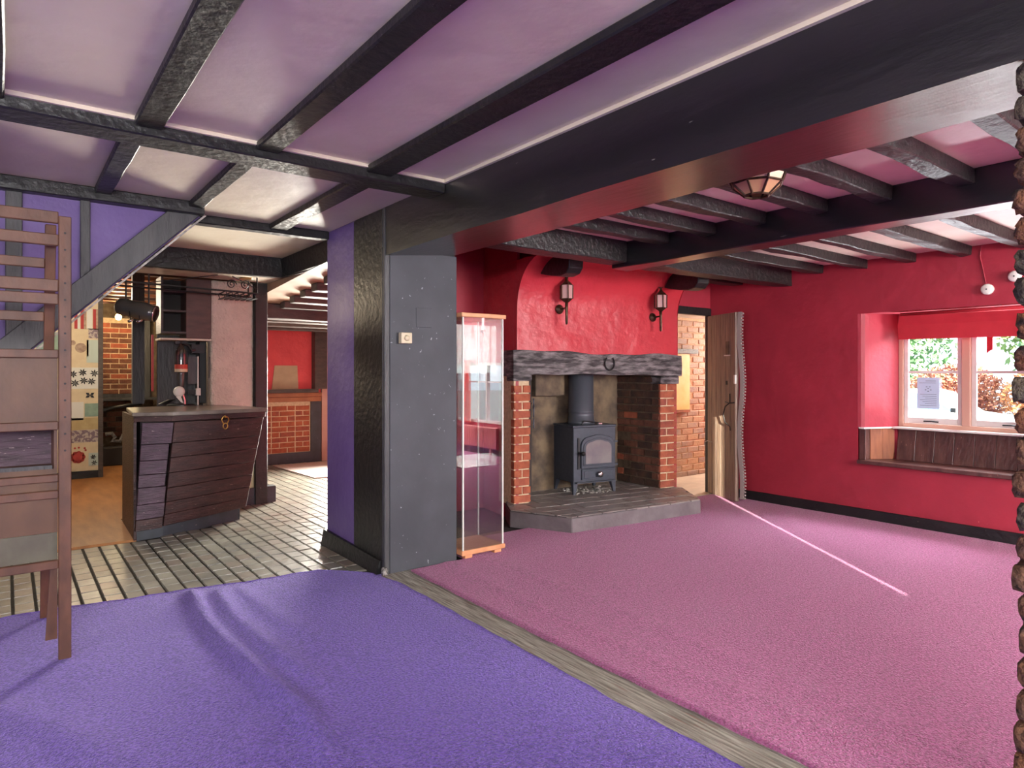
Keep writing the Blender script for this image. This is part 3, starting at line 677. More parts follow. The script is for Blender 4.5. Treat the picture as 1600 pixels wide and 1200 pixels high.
# left inner render, back wall, stone pieces, fireback plates
MB().extr([(.175, .02, HZ - .02), (.44, .44, HZ - .02), (.40, .48, HZ - .02), (.13, .05, HZ - .02)], (0, 0, 1.5)).build('inner_render', 'soot_render', fp)
MB().extr([(.42, .46, HZ - .02), (1.64, .62, HZ - .02), (1.64, .68, HZ - .02), (.42, .68, HZ - .02)], (0, 0, 1.5)).build('back_render', 'soot_stone', fp)
MB().extr([(.19, .03, 1.00), (.44, .425, 1.00), (.43, .435, 1.00), (.18, .04, 1.00)], (0, 0, .010)).build('ledge', 'soot_render', fp)
MB().hexa([(.44, .36, 1.07), (.80, .40, 1.07), (.80, .47, 1.07), (.44, .46, 1.07), (.44, .36, 1.45), (.80, .40, 1.45), (.80, .47, 1.45), (.44, .46, 1.45)]).build('hanging_stone', 'soot_stone', fp, bevel=.008)
fb = MB().hexa([(.98, .55, .76), (1.22, .575, .76), (1.22, .60, .76), (.98, .58, .76), (.98, .55, 1.10), (1.22, .575, 1.10), (1.22, .60, 1.10), (.98, .58, 1.10)]).build('fireback_plate', 'flue_iron', fp, bevel=.004)
def scroll(c, ud, s, mb):
    ud = Vector(ud); pts = []
    for k in range(20):
        a = k * .42; r = s * (1 - k / 24); pts.append(Vector(c) + ud * (math.cos(a) * r) + Vector((0, 0, math.sin(a) * r * 1.2)))
    mb.tube(pts, .007, 5)
m2 = MB(); scroll((1.12, .545, .93), (1, .1, 0), .06, m2); scroll((1.15, .545, .84), (-1, -.1, 0), .04, m2); m2.build('relief_scroll', 'flue_iron', fb)
m2 = MB(); dl_ = Vector((.265, .42, 0)).normalized(); c = Vector((.30, .20, .93)); nn = Vector((dl_.y, -dl_.x, 0)); c += nn * .02
scroll(c, dl_, .07, m2); scroll(c + Vector((0, 0, -.11)), -dl_, .05, m2); scroll(c + Vector((0, 0, .09)), -dl_, .035, m2)
m2.build('relief_scroll', 'flue_iron', fp)
MB().box(.07, 1.85, .10, .66, 1.58, 1.62).build('throat', 'dark_inside', fp)
# timber corbels growing out of the cove
for u, zz in ((.20, 0), (1.61, -.035)):
    pts = [(-.12, 2.165 + zz), (-.22, 2.14 + zz), (-.34, 2.118 + zz), (-.45, 2.106 + zz), (-.54, 2.118 + zz), (-.585, 2.16 + zz), (-.59, 2.215 + zz), (-.56, 2.285), (-.25, 2.285)]
    MB().extr([(u, w_, z) for w_, z in pts], (.14, 0, 0)).build('corbel', 'black_wood', fp, bevel=.006)

# hearth
HP = [(3.365, 4.43), (3.60, 3.915), (5.045, 3.755), (5.435, 4.262), (5.43, 4.95), (5.15, 5.15), (3.9, 5.2), (3.52, 4.70)]
hr = thing('hearth', 'raised stone hearth with square slabs in front of the stove', 'hearth', (0, 0, 0))
MB().prism(HP, -.005, HZ - .012).build('plinth', 'hearth_stone', hr, bevel=.006)
MB().prism([(3.54 + (x - 3.54) * .997 + .006, 4.5 + (y - 4.5) * .99) for x, y in HP], HZ - .013, HZ - .007).build('joint_bed', 'dark_inside', hr)
ca, sa = math.cos(FA), math.sin(FA)
hm = {}
for i in range(0, 10):
    for k in range(-4, 5):
        u0, w0 = -.28 + i * .255 + (.12 if k % 2 else 0), k * .17 - .06
        poly = [(u0 + .006, w0 + .006), (u0 + .249, w0 + .006), (u0 + .249, w0 + .164), (u0 + .006, w0 + .164)]
        poly = [(3.54 + ca * a - sa * b, 4.61 + sa * a + ca * b) for a, b in poly]
        poly = clip_poly(poly, [(3.375, 4.43), (3.605, 3.922), (5.04, 3.762), (5.425, 4.265), (5.42, 4.95), (5.15, 5.14), (3.9, 5.19), (3.53, 4.70)])
        if len(poly) < 3: continue
        ar = abs(sum(poly[a][0] * poly[(a + 1) % len(poly)][1] - poly[(a + 1) % len(poly)][0] * poly[a][1] for a in range(len(poly)))) / 2
        if ar < .002: continue
        MB().prism(poly, HZ - .013, HZ + random.uniform(-.002, .002)).build('slab', random.choice(['hearth_tile', 'hearth_tile', 'hearth_tile_b']), hr)

# horseshoe on the lintel
hs = [(.055 * math.sin(a), 0, -.062 * math.cos(a)) for a in [(-2.5 + 5.0 * k / 18) for k in range(19)]]
o = MB().tube(hs, .008, 6).build('horseshoe', 'iron', smooth=True)
o.matrix_world = Matrix.Translation(fp.location) @ Matrix.Rotation(FA, 4, 'Z') @ Matrix.Translation((1.0, -.062, 1.385))
tag(o, 'dark iron horseshoe hung on the oak lintel', 'horseshoe')

# ------------------------------------------------------------------ wood burning stove
sv = thing('wood_burning_stove', 'blue grey cast iron wood burning stove standing on the hearth', 'stove', (4.262, 4.615, HZ), math.radians(-12))
SW, SD, SH = .475, .385, .655
MB().box(.0, SW, .012, SD, .11, SH - .02).build('body', 'stove_iron', sv, bevel=.004)
MB().box(-.008, SW + .008, -.004, SD + .008, SH - .02, SH).build('top_plate', 'stove_iron', sv, bevel=.005, seg=2)
fp_ = MB().box(0, SW, 0, .014, .10, SH - .02).build('front_plate', 'stove_iron', sv, bevel=.003)
for lx, ly, sx, sy in ((.0, .0, 1, 1), (SW, .0, -1, 1), (.0, SD, 1, -1), (SW, SD, -1, -1)):
    m2 = MB(); a = .035
    m2.hexa([(lx, ly, 0), (lx + sx * .022, ly, 0), (lx + sx * .022, ly + sy * .022, 0), (lx, ly + sy * .022, 0), (lx, ly, .125), (lx + sx * .055, ly, .125), (lx + sx * .055, ly + sy * .055, .125), (lx, ly + sy * .055, .125)] if sx * sy > 0 else
            [(lx + sx * .022, ly, 0), (lx, ly, 0), (lx, ly + sy * .022, 0), (lx + sx * .022, ly + sy * .022, 0), (lx + sx * .055, ly, .125), (lx, ly, .125), (lx, ly + sy * .055, .125), (lx + sx * .055, ly + sy * .055, .125)])
    m2.build('leg', 'stove_iron', sv)
def arch(x0, x1, z0, z1, r, y, n=8, rise=.02):
    pts = [(x0, y, z0), (x1, y, z0)]
    for k in range(n + 1):
        a = PI / 2 * k / n; pts.append((x1 - r + r * math.cos(a), y, z1 - r + r * math.sin(a)))
    for k in range(1, 5): t = k / 5; pts.append((x1 - r + (x0 + r - x1 + r) * t, y, z1 + rise * math.sin(PI * t)))
    for k in range(n + 1):
        a = PI / 2 + PI / 2 * k / n; pts.append((x0 + r + r * math.cos(a), y, z1 - r + r * math.sin(a)))
    return pts
dr = MB().extr(arch(.075, .455, .245, .545, .09, -.022)[::-1], (0, .024, 0)).build('door', 'stove_iron', sv, bevel=.005, seg=2)
MB().extr(arch(.095, .43, .272, .515, .075, -.030)[::-1], (0, .010, 0)).build('door_frame', 'stove_iron', dr, bevel=.004, seg=2)
MB().extr(arch(.115, .405, .290, .495, .06, -.034)[::-1], (0, .006, 0)).build('glass', 'stove_glass', dr)
MB().lathe([(.004, -.085), (.020, -.080), (.023, -.065), (.016, -.050), (.007, -.044), (.007, -.018)], (.068, 0, .395), 14, 'y').build('handle', 'iron', dr, smooth=True)
MB().box(.044, .064, -.012, .002, .24, .535).build('latch_bar', 'black_plastic', sv)
for z in (.27, .49): MB().box(.45, .49, -.020, -.004, z - .008, z + .008).build('hinge', 'stove_iron', dr)
pn = MB().box(.085, .452, -.016, .002, .135, .236).build('ash_drawer', 'stove_iron', sv, bevel=.003)
MB().box(.105, .432, -.021, -.014, .150, .222).build('drawer_face', 'stove_iron', pn, bevel=.003)
MB().lathe([(.006, -.066), (.027, -.062), (.030, -.050), (.024, -.042), (.010, -.040), (.010, -.020)], (.268, 0, .187), 18, 'y').build('air_knob', 'chrome', pn, smooth=True)
MB().box(.02, .46, -.03, .004, .108, .118).build('fender', 'stove_iron', sv)
MB().lathe([(.134, SH), (.134, SH + .03), (.127, SH + .035), (.127, SH + .075), (.123, SH + .08), (.123, SH + .11), (.127, SH + .115), (.127, SH + .125), (.123, SH + .13), (.123, SH + .78)], (.205, .20, 0), 36).build('flue_pipe', 'flue_iron', sv, smooth=True)
tag_o = MB().box(.300, .345, .03, .06, SH, SH + .018).build('damper_plate', 'chrome', sv, bevel=.003)
MB().tube([(.11, .03, SH + .008), (.15, .06, SH + .035), (.2, .07, SH + .03), (.27, .06, SH + .02)], .006, 6).build('poker_hook', 'iron', sv, smooth=True)
ash = MB()
for k in range(90):
    x, y = random.uniform(.02, .46), random.uniform(-.02, .30); s = random.uniform(.006, .016)
    ash.rbox(x, y, s * .4, s * 2, s * 1.6, s, .3, .002, 2)
o = ash.build('ash_heap', 'ash'); o.matrix_world = Matrix.Translation((4.262, 4.615, HZ + .002)) @ Matrix.Rotation(math.radians(-12), 4, 'Z')
tag(o, 'grey ash and cinders scattered under the stove', 'ash', kind='stuff')

# ------------------------------------------------------------------ wall lanterns on the chimney breast
def wall_lantern(u, z, label):
    t = thing('wall_lantern', label, 'wall light', tuple(Matrix.Rotation(FA, 4, 'Z') @ Vector((u, -.014, z)) + fp.location), FA)
    MB().lathe([(.002, -.026), (.018, -.024), (.026, -.016), (.040, -.010), (.044, 0)], n=20, axis='y').build('back_plate', 'bronze', t, smooth=True)
    MB().tube([(0, -.02, 0), (.0, -.07, .0), (0, -.115, .006)], .008, 8).build('arm', 'bronze', t, smooth=True)
    MB().tube([(0, -.12, -.145), (0, -.12, -.135), (0, -.12, 0), (0, -.12, .055)], [.006, .011, .013, .014], 10).build('stem', 'bronze', t, smooth=True)
    lb = MB(); lb.lathe([(.014, .05), (.030, .062), (.058, .085)], (0, -.12, 0), 6, ph=.2); lb.build('gallery', 'bronze', t); lb = MB(); lb.lathe([(.058, .205), (.045, .222), (.018, .245), (.010, .262), (.014, .268)], (0, -.12, 0), 6, ph=.2)
    lb.build('cap', 'bronze', t)
    fr = MB()
    for k in range(6):
        a = 2 * PI * k / 6 + .2; p = (.058 * math.cos(a), -.12 + .058 * math.sin(a)); fr.tube([(p[0], p[1], .082), (p[0] * 1.03, p[1], .208)], .0055, 6)
    fr.build('frame_bars', 'bronze', t)
    MB().lathe([(.053, .086), (.054, .205)], (0, -.12, 0), 6, ph=.2).build('glass_panes', 'lamp_glass', t)
    fn = MB()
    for k in range(5):
        a = 2 * PI * k / 5; fn.tube([(0, -.12, .262), (.012 * math.cos(a), -.12 + .012 * math.sin(a), .280), (.026 * math.cos(a), -.12 + .026 * math.sin(a), .286)], [.006, .005, .002], 5)
    fn.build('finial', 'bronze', t)
wall_lantern(.47, 1.875, 'bronze wall lantern on the chimney breast near the glass cabinet')
wall_lantern(1.56, 1.845, 'bronze wall lantern on the chimney breast near the plank door')
# ------------------------------------------------------------------ glass display cabinet beside the pillar
gc = thing('glass_display_cabinet', 'tall empty glass display cabinet with birch top and base', 'cabinet', (2.486, 3.812, .014), 0)
CW, CDp, CH = .37, .34, 1.70
ba = MB().box(0, CW, 0, CDp, .022, .055).build('base', 'birch', gc, bevel=.004)
for x in (.03, CW - .09):
    for y in (.01, CDp - .05): MB().box(x, x + .06, y, y + .04, 0, .022).build('foot', 'birch', ba)
MB().box(-.004, CW + .004, -.004, CDp + .004, CH - .03, CH).build('top', 'birch', gc, bevel=.004)
for nm, b in (('front_pane', (.022, CW - .022, .014, .019)), ('back_pane', (.022, CW - .022, CDp - .02, CDp - .015))):
    MB().box(*b, .055, CH - .03).build(nm, 'cabinet_glass', gc)
for nm, x in (('side_pane', .016), ('side_pane', CW - .021)): MB().box(x, x + .005, .022, CDp - .022, .055, CH - .03).build(nm, 'cabinet_glass', gc)
for x in (.010, CW - .020):
    for y in (.010, CDp - .020): MB().box(x, x + .010, y, y + .010, .055, CH - .03).build('corner_strip', 'white_metal', gc)
for z in (.62,): MB().box(.024, CW - .024, .024, CDp - .024, z, z + .005).build('shelf', 'cabinet_glass', gc)
lk = MB().box(CW / 2 - .003, CW / 2 + .003, .004, .014, CH - .12, CH - .03).build('lock_bar', 'chrome', gc); MB().lathe([(.012, .004), (.012, .013)], (CW / 2, 0, CH - .125), 12, 'y').build('lock', 'chrome', lk)
tag(MB().box(2.025, 2.105, 3.822, 3.866, 1.488, 1.560).build('dimmer_box', 'switch_cream', bevel=.006, seg=2), 'square cream dimmer switch on the grey pillar panel', 'switch')
dm = bpy.data.objects['dimmer_box']
MB().lathe([(.002, 3.808), (.016, 3.810), (.019, 3.816), (.020, 3.823)], (2.065, 0, 1.524), 20, 'y').build('dial', 'switch_cream', dm, smooth=True)

# ------------------------------------------------------------------ plank door
da = math.atan2(-.92, -.40)
dr = thing('door_1', 'open grey brown plank door with iron latch swung against the red wall', 'door', (5.985, 4.345, .016), da, kind='structure')
LW, LH = .525, 1.885
for k in range(6):
    x0 = LW * k / 6
    MB().box(x0 + .002, x0 + LW / 6 - .002, -.022, .022, 0, LH).build('plank', 'door_board', dr, bevel=.004)
MB().box(.004, LW - .004, -.016, .016, .004, LH - .004).build('core', 'iron', dr)
MB().box(.36, .42, -.030, -.020, 1.46, 1.60).build('spy_plate', 'soot_stone', dr, bevel=.002); MB().box(.34, .435, -.034, -.020, 1.452, 1.462).build('spy_ledge', 'window_white', dr)
MB().box(.36, .385, -.028, -.020, 1.16, 1.20).build('lock_plate', 'iron', dr)
lt = MB().tube([(.44, -.03, 1.07), (.45, -.035, .98), (.39, -.05, .94), (.36, -.055, .86), (.385, -.05, .78), (.45, -.035, .74), (.45, -.03, .70)], .006, 6); lt.tube([(.36, -.03, .985), (.44, -.035, .975), (.52, -.03, .985)], .006, 6)
lt.build('latch', 'iron', dr, smooth=True)
MB().box(LW - .012, LW + .016, -.034, -.018, 1.17, 1.26).build('alarm_contact', 'white_plastic', dr, bevel=.003)
MB().tube([(.10, -.03, .55), (.02, -.035, .555), (-.02, -.04, .54), (-.03, -.04, .50)], .005, 6).build('tie_cord', 'edge_pale', dr)
ds = MB(); npt = 60
for k in range(npt):
    z0, z1 = .03 + (LH - .03) * k / npt, .03 + (LH - .03) * (k + 1) / npt
    xo = lambda z: LW + .016 + .014 * math.sin(z * 6.2 + .6)
    ds.hexa([(xo(z0), -.004, z0), (xo(z0) + .034, -.004, z0), (xo(z0) + .034, .004, z0), (xo(z0), .004, z0), (xo(z1), -.004, z1), (xo(z1) + .034, -.004, z1), (xo(z1) + .034, .004, z1), (xo(z1), .004, z1)])
    ds.box(xo(z0) + .030, xo(z0) + .050, -.004, .004, z0 + .004, z0 + .020)
ds.v = [(x, y + max(0, x - LW) * .55, z) for x, y, z in ds.v]
ds.build('draught_strip', 'draught_rubber', dr)

# ------------------------------------------------------------------ window, seat and blind
wn = thing('window_1', 'white casement window of two lights beside the seat', 'window', (0, 0, 0), kind='structure')
X0, X1 = 6.355, 6.40
fr = MB(); fr.box(X0, X1, 2.565, 2.603, .815, 1.755); fr.box(X0, X1, 1.442, 1.48, .815, 1.755); fr.box(X0, X1, 1.48, 2.565, 1.715, 1.755); fr.box(X0 - .01, X1, 1.48, 2.565, .815, .85)
fr.build('frame', 'window_frame_tan', wn, bevel=.003)
MB().box(X0 - .012, X1, 2.045, 2.108, .85, 1.715).build('mullion', 'window_frame_tan', wn, bevel=.004)
MB().box(6.27, 6.36, 1.42, 2.62, .800, .818).build('sill_board', 'window_white', wn, bevel=.003)
for y0, y1 in ((2.110, 2.563), (1.482, 2.043)):
    cs = MB(); a, b = X0 + .012, X1 - .006
    cs.box(a, b, y0, y0 + .036, .852, 1.713); cs.box(a, b, y1 - .036, y1, .852, 1.713); cs.box(a, b, y0 + .036, y1 - .036, 1.675, 1.713); cs.box(a, b, y0 + .036, y1 - .036, .852, .905)
    c_ = cs.build('casement', 'window_white', wn, bevel=.003)
    MB().box(a + .004, b - .004, y0 + .036, y1 - .036, 1.292, 1.314).build('glazing_bar', 'window_white', c_)
    MB().box(a + .014, a + .018, y0 + .036, y1 - .036, .905, 1.292).build('pane', 'pane_glass', c_); MB().box(a + .014, a + .018, y0 + .036, y1 - .036, 1.314, 1.675).build('pane', 'pane_glass', c_)
    MB().tube([(a - .004, (y0 + y1) / 2 - .05, .872), (a - .02, (y0 + y1) / 2, .878), (a - .02, (y0 + y1) / 2 + .06, .876)], .006, 6).build('stay', 'iron', c_)
# notice taped to the left light
nt_ = thing('paper_notice', 'printed paper notice taped inside the window light', 'notice', (6.360, 2.365, 1.120))
MB().box(-.001, .001, -.088, .088, -.135, .135).build('sheet', 'paper', nt_)
tx = MB()
def bar(y0, y1, z, h=.004): tx.box(-.0022, -.0012, y0, y1, z, z + h)
bar(-.06, .02, .105); bar(-.06, .07, .088, .003)
for k in range(7): bar(-.065, .065 - .02 * (k % 3), -.012 - k * .016, .003)
for dy, dz in ((-.012, .052), (.012, .052), (0, .038), (-.02, .026), (.02, .026), (0, .014)): tx.box(-.0022, -.0012, dy - .006, dy + .006, dz, dz + .006)
tx.build('print', 'ink', nt_)
bl = thing('roller_blind', 'red fabric roller blind drawn up at the top of the window recess', 'blind', (0, 0, 0))
bm_ = MB(); pts = [(6.145, 2.52, 1.585), (6.145, 1.27, 1.575), (6.155, 1.27, 1.70), (6.12, 1.27, 1.775), (6.12, 2.50, 1.785), (6.16, 2.53, 1.71)]
bm_.add(pts + [(p[0] + .008, p[1], p[2]) for p in pts], [(0, 1, 2, 5), (5, 2, 3, 4), (6, 11, 8, 7), (11, 10, 9, 8), (0, 6, 7, 1), (3, 9, 10, 4), (0, 5, 11, 6), (5, 4, 10, 11), (1, 7, 8, 2), (2, 8, 9, 3)])
bm_.build('fabric', 'red_fabric', bl)
MB().tube([(6.14, 1.27, 1.797), (6.14, 2.50, 1.797)], .017, 10).build('roller', 'red_fabric', bl, smooth=True)
MB().extr([(6.33, 1.885, 1.60), (6.33, 1.925, 1.60), (6.33, 1.925, 1.455), (6.33, 1.905, 1.475), (6.33, 1.885, 1.485)][::-1], (.006, 0, 0)).build('hanging_tape', 'red_fabric', bl)
ws = thing('window_bench', 'dark stained boarded bench built into the window recess', 'bench', (0, 0, 0))
MB().box(5.975, 6.34, 1.26, 2.795, .495, .528).build('seat_top', 'seat_board', ws, bevel=.004)
for k in range(9):
    y0 = 2.598 - (k + 1) * .148
    if y0 < 1.26: y0 = 1.262
    y1 = 2.598 - k * .148 - .003
    MB().hexa([(6.285, y0, .528), (6.30, y0, .528), (6.30, y1, .528), (6.285, y1, .528), (6.335, y0, .80), (6.35, y0, .80), (6.35, y1, .80), (6.335, y1, .80)]).build('back_board', 'seat_board', ws, bevel=.002)
MB().box(6.012, 6.095, 2.735, 2.79, .528, .812).build('end_post', 'seat_board', ws, bevel=.003)
for k in range(2):
    xa, xb = 6.098 + k * .11, 6.098 + (k + 1) * .11 - .003
    ya, yb = 2.728 - (xa - 6.098) * .5, 2.728 - (xb - 6.098) * .5
    MB().hexa([(xa, ya, .528), (xb, yb, .528), (xb, 2.79, .528), (xa, 2.79, .528), (xa, ya, .80), (xb, yb, .80), (xb, 2.79, .80), (xa, 2.79, .80)]).build('end_board', 'seat_panel', ws, bevel=.002)
MB().hexa([(6.005, 2.74, .802), (6.30, 2.62, .802), (6.30, 2.79, .802), (6.005, 2.79, .802), (6.005, 2.74, .815), (6.30, 2.62, .815), (6.30, 2.79, .815), (6.005, 2.79, .815)]).build('end_capping', 'window_white', ws)
# second window, curtain and radiator further along the same wall (they show in the cabinet glass)
w2 = thing('window_2', 'white window of four lights further along the red wall', 'window', (0, 0, 0), kind='structure')
fr = MB(); fr.box(6.03, 6.09, -2.55, -.35, .50, .54); fr.box(6.03, 6.09, -2.55, -.35, 1.41, 1.45)
for y in (-2.55, -2.0, -1.46, -.92, -.39): fr.box(6.03, 6.09, y, y + .04, .54, 1.41)
fr.build('frame', 'window_white', w2)
for y in (-2.51, -1.96, -1.42, -.88): MB().box(6.055, 6.059, y, y + .50, .54, 1.41).build('pane', 'pane_glass', w2); MB().box(6.045, 6.07, y, y + .50, 1.14, 1.16).build('glazing_bar', 'window_white', w2)
cu = MB(); pts = []
for k in range(25): pts.append((6.02 + .022 * math.sin(k * 1.5), -1.62 + .36 * k / 24))
for a, b in zip(pts, pts[1:]): cu.hexa([(a[0], a[1], .49), (a[0] + .006, a[1], .49), (b[0] + .006, b[1], .49), (b[0], b[1], .49), (a[0], a[1], 1.50), (a[0] + .006, a[1], 1.50), (b[0] + .006, b[1], 1.50), (b[0], b[1], 1.50)])
cu = cu.build('window_curtain', 'curtain_red'); cu.location.x -= .05
tag(cu, 'bright orange red curtain gathered in front of the second window', 'curtain')
rd = thing('radiator', 'ribbed radiator under the second window', 'radiator', (5.94, -1.2, .12))
MB().box(0, .05, -.7, .7, 0, .33).build('body', 'radiator', rd, bevel=.01)
rb = MB()
for k in range(28): rb.box(-.012, 0, -.68 + k * .05, -.655 + k * .05, .02, .31)
rb.build('ribs', 'radiator', rd)
for y in (-.5, .5): MB().box(.02, .068, y - .02, y + .02, -.105, .06).build('bracket', 'radiator', rd)
for (y, z), lb in zip(((1.82, 1.94), (1.645, 2.02)), ('white round sounder on the red wall over the blind', 'white round detector on the red wall close under the joists')):
    a_ = thing('alarm_disc', lb, 'alarm', (6.01, y, z)); MB().lathe([(.030, -.034), (.040, -.028), (.043, 0)], n=24, axis='x').build('body', 'white_plastic', a_, smooth=True)
    MB().lathe([(.005, -.038), (.006, -.033)], n=10, axis='x').build('led', 'black_plastic', a_)
tag(MB().tube([(6.004, 1.86, 2.285), (6.004, 1.87, 2.2), (6.004, 1.85, 2.1), (6.004, 1.83, 1.985)], .004, 6).build('cable', 'red_plaster'), 'red painted cable dropping to the round sounder', 'cable')

# ------------------------------------------------------------------ octagonal ceiling lantern between the joists
cl = thing('ceiling_lantern', 'octagonal amber glass ceiling lantern hanging beside the massive beam', 'ceiling light', (2.78, 1.755, ZR))
MB().lathe([(.05, 0), (.05, -.012), (.02, -.02)], n=20).build('rose', 'bronze', cl)
r0, r1, r2 = .145, .115, .055; z0, z1, z2 = -.035, -.112, -.165
o8 = lambda r, z: [(r * math.cos(2 * PI * k / 8 + .2), r * math.sin(2 * PI * k / 8 + .2), z) for k in range(8)]
fr = MB(); A, B_, D_ = o8(r0, z0), o8(r1, z1), o8(r2, z2)
for a, b, d in zip(A, B_, D_): fr.tube([a, b, d], .006, 6)
for ring in (A, B_, D_): fr.tube(ring, .006, 6, closed=True)
fr.build('frame', 'bronze', cl)
gl = MB()
for k in range(8): q = (k + 1) % 8; gl.add([A[k], A[q], B_[q], B_[k]], [(0, 1, 2, 3)]); gl.add([B_[k], B_[q], D_[q], D_[k]], [(0, 1, 2, 3)])
gl.build('glass_panes', 'amber_glass', cl); MB().tube([(0, 0, -.01), (0, 0, -.06)], .012, 8).build('stem', 'bronze', cl)
MB().tube([(.0, .0, -.03), (.15, .03, -.035)], .005, 5).build('cross_bar', 'bronze', cl)

# ------------------------------------------------------------------ brick pier under the massive beam
pr = thing('brick_pier', 'rough weathered brick pier standing under the massive black beam', 'brick pier', (1.930, .540, .016))
MB().box(.028, .44, -.62, -.025, -.014, 2.04).build('mortar_core', 'mortar_grey', pr)
z = 0; r = 0
while z < 1.99:
    h = random.uniform(.058, .070); y = 0
    lens = [.22, .11, .22, .11] if r % 2 else [.11, .22, .11, .22]
    for L in lens:
        if y - L < -.64: break
        dx = random.uniform(-.012, .012)
        MB().rbox(.055 + dx, y - L / 2 + random.uniform(-.006, .006), z + h / 2, .125, L - .012, h, .34, .0055, 4).build('brick', random.choice(['pier_brick_a', 'pier_brick_b', 'pier_brick_c', 'pier_brick_a']), pr, smooth=True)
        y -= L
    for k in range(2):
        MB().rbox(.19 + k * .15, -.045 + random.uniform(-.008, .008), z + h / 2, .14, .10, h, .34, .005, 3).build('brick', random.choice(['pier_brick_a', 'pier_brick_b', 'pier_brick_c']), pr, smooth=True)
    z += h + random.uniform(.008, .014); r += 1

# ------------------------------------------------------------------ folding wooden display rack beside the stair
rk = thing('display_rack', 'folding brown wooden display rack standing on the purple carpet edge', 'display rack', (0, 0, 0))
XR, XL, YF = .233, -.62, 3.585
for x in (XR - .048, XL): MB().box(x, x + .048, YF - .012, YF + .022, .012, 2.0).build('front_post', 'rack_wood', rk, bevel=.003)
rails = [(2.018, 1.966), (1.916, 1.866), (1.715, 1.662), (1.652, 1.604), (1.402, 1.364), (1.082, 1.044), (.845, .812), (.774, .738), (.462, .424)]
for z1, z0 in rails: MB().box(XL + .048, XR - .048, YF - .010, YF + .016, z0, z1).build('rail', 'rack_wood', rk, bevel=.003)
for z1, z0 in ((1.364, 1.082), (.812, .774), (.738, .585)): MB().box(XL + .048, XR - .050, YF + .012, YF + .020, z0, z1).build('board', 'rack_board', rk)
def back(z): return YF + .05 + (2.0 - z) * .305       # the rear frame leans away from the top
for x in (XR - .094, XL + .050):
    MB().hexa([(x, back(.012), .012), (x + .042, back(.012), .012), (x + .042, back(.012) + .03, .012), (x, back(.012) + .03, .012), (x, back(1.97), 1.97), (x + .042, back(1.97), 1.97), (x + .042, back(1.97) + .03, 1.97), (x, back(1.97) + .03, 1.97)]).build('rear_leg', 'rack_wood', rk, bevel=.003)
for z in (1.80, 1.56, 1.33, 1.0, .62): MB().box(XL + .092, XR - .094, back(z) - .004, back(z) + .02, z - .022, z + .022).build('rear_rail', 'rack_wood', rk, bevel=.003)
MB().box(XL + .06, XR - .052, YF + .022, YF + .30, .845, .868).build('shelf', 'rack_board', rk)
MB().box(XL + .06, XR - .070, YF + .018, YF + .026, .868, .885).build('shelf_lip', 'stud_grey', rk)
MB().box(XL + .06, XR - .060, YF + .24, YF + .25, .868, 1.05).build('shelf_back', 'bar_board_purple', rk)
MB().box(XR - .064, XR - .052, YF + .018, YF + .24, .868, 1.05).build('shelf_end', 'rack_wood', rk)
MB().box(XL + .05, XR - .052, YF + .016, YF + .024, .462, .582).build('cloth_panel', 'rack_cloth', rk)
MB().hexa([(XR - .095, YF + .03, .10), (XR - .05, YF + .03, .10), (XR - .05, YF + .05, .10), (XR - .095, YF + .05, .10), (XR - .075, YF + .03, .44), (XR - .05, YF + .03, .44), (XR - .05, YF + .05, .44), (XR - .075, YF + .05, .44)]).build('brace', 'rack_wood', rk)
scr = MB()
for k in range(14): scr.lathe([(.005, -.0135), (.005, -.012)], (XR - .024, YF, .95 + k * .075), 8, 'y')
scr.build('screw_holes', 'dark_inside', rk)

# ------------------------------------------------------------------ bar counter
bc = thing('bar_counter', 'bar counter clad in sloping dark stained boards with a pale top', 'bar counter', (0, 0, 0))
TPL = [(.765, 5.80), (1.03, 5.70), (1.80, 5.835), (1.80, 5.95), (1.66, 6.70), (.84, 6.70)]
MB().prism(TPL, .962, .992).build('top', 'bar_top', bc, bevel=.004)
MB().prism([(.78, 5.815), (1.03, 5.715), (1.785, 5.845), (1.785, 5.92), (.80, 5.92)], .918, .962).build('top_edge', 'bar_board', bc, bevel=.003)
MB().prism([(.80, 5.84), (.99, 5.87), (1.62, 6.10), (1.62, 6.62), (.84, 6.62)], -.01, .13).build('plinth', 'slate_plinth', bc, bevel=.003)
MB().extr([(.78, 5.83, .0), (.80, 6.62, .0), (.80, 6.62, .96), (.78, 5.83, .96)], (.02, 0, 0)).build('side_panel', 'bar_board', bc)
MB().hexa([(.83, 5.90, .11), (1.60, 6.14, .11), (1.62, 6.55, .11), (.83, 6.55, .11), (.83, 5.86, .93), (1.74, 5.89, .93), (1.70, 6.55, .93), (.83, 6.55, .93)]).build('carcass', 'dark_inside', bc)
MB().hexa([(1.50, 6.11, .0), (1.64, 6.11, .0), (1.66, 6.60, 0), (1.5, 6.60, 0), (1.50, 6.09, .14), (1.64, 6.11, .14), (1.66, 6.60, .14), (1.50, 6.60, .14)]).build('plinth_return', 'slate_plinth', bc)
ML0, MR0, ML1, MR1 = Vector((.985, 5.825, .085)), Vector((1.675, 6.055, .115)), Vector((1.045, 5.715, .915)), Vector((1.765, 5.85, .915))
zs = [0, .115, .235, .37, .515, .66, .80, 1.0]
for a, b in zip(zs, zs[1:]):
    q = [ML0.lerp(ML1, a), MR0.lerp(MR1, a), MR0.lerp(MR1, b - .005), ML0.lerp(ML1, b - .005)]; out = Vector((.17, -.98, 0)) * (.004 + random.uniform(0, .004)); inn = Vector((-.005, .03, 0))
    MB().hexa([q[0] + out, q[1] + out, q[1] + inn, q[0] + inn, q[3] + out, q[2] + out, q[2] + inn, q[3] + inn]).build('board', 'bar_board', bc, bevel=.002)
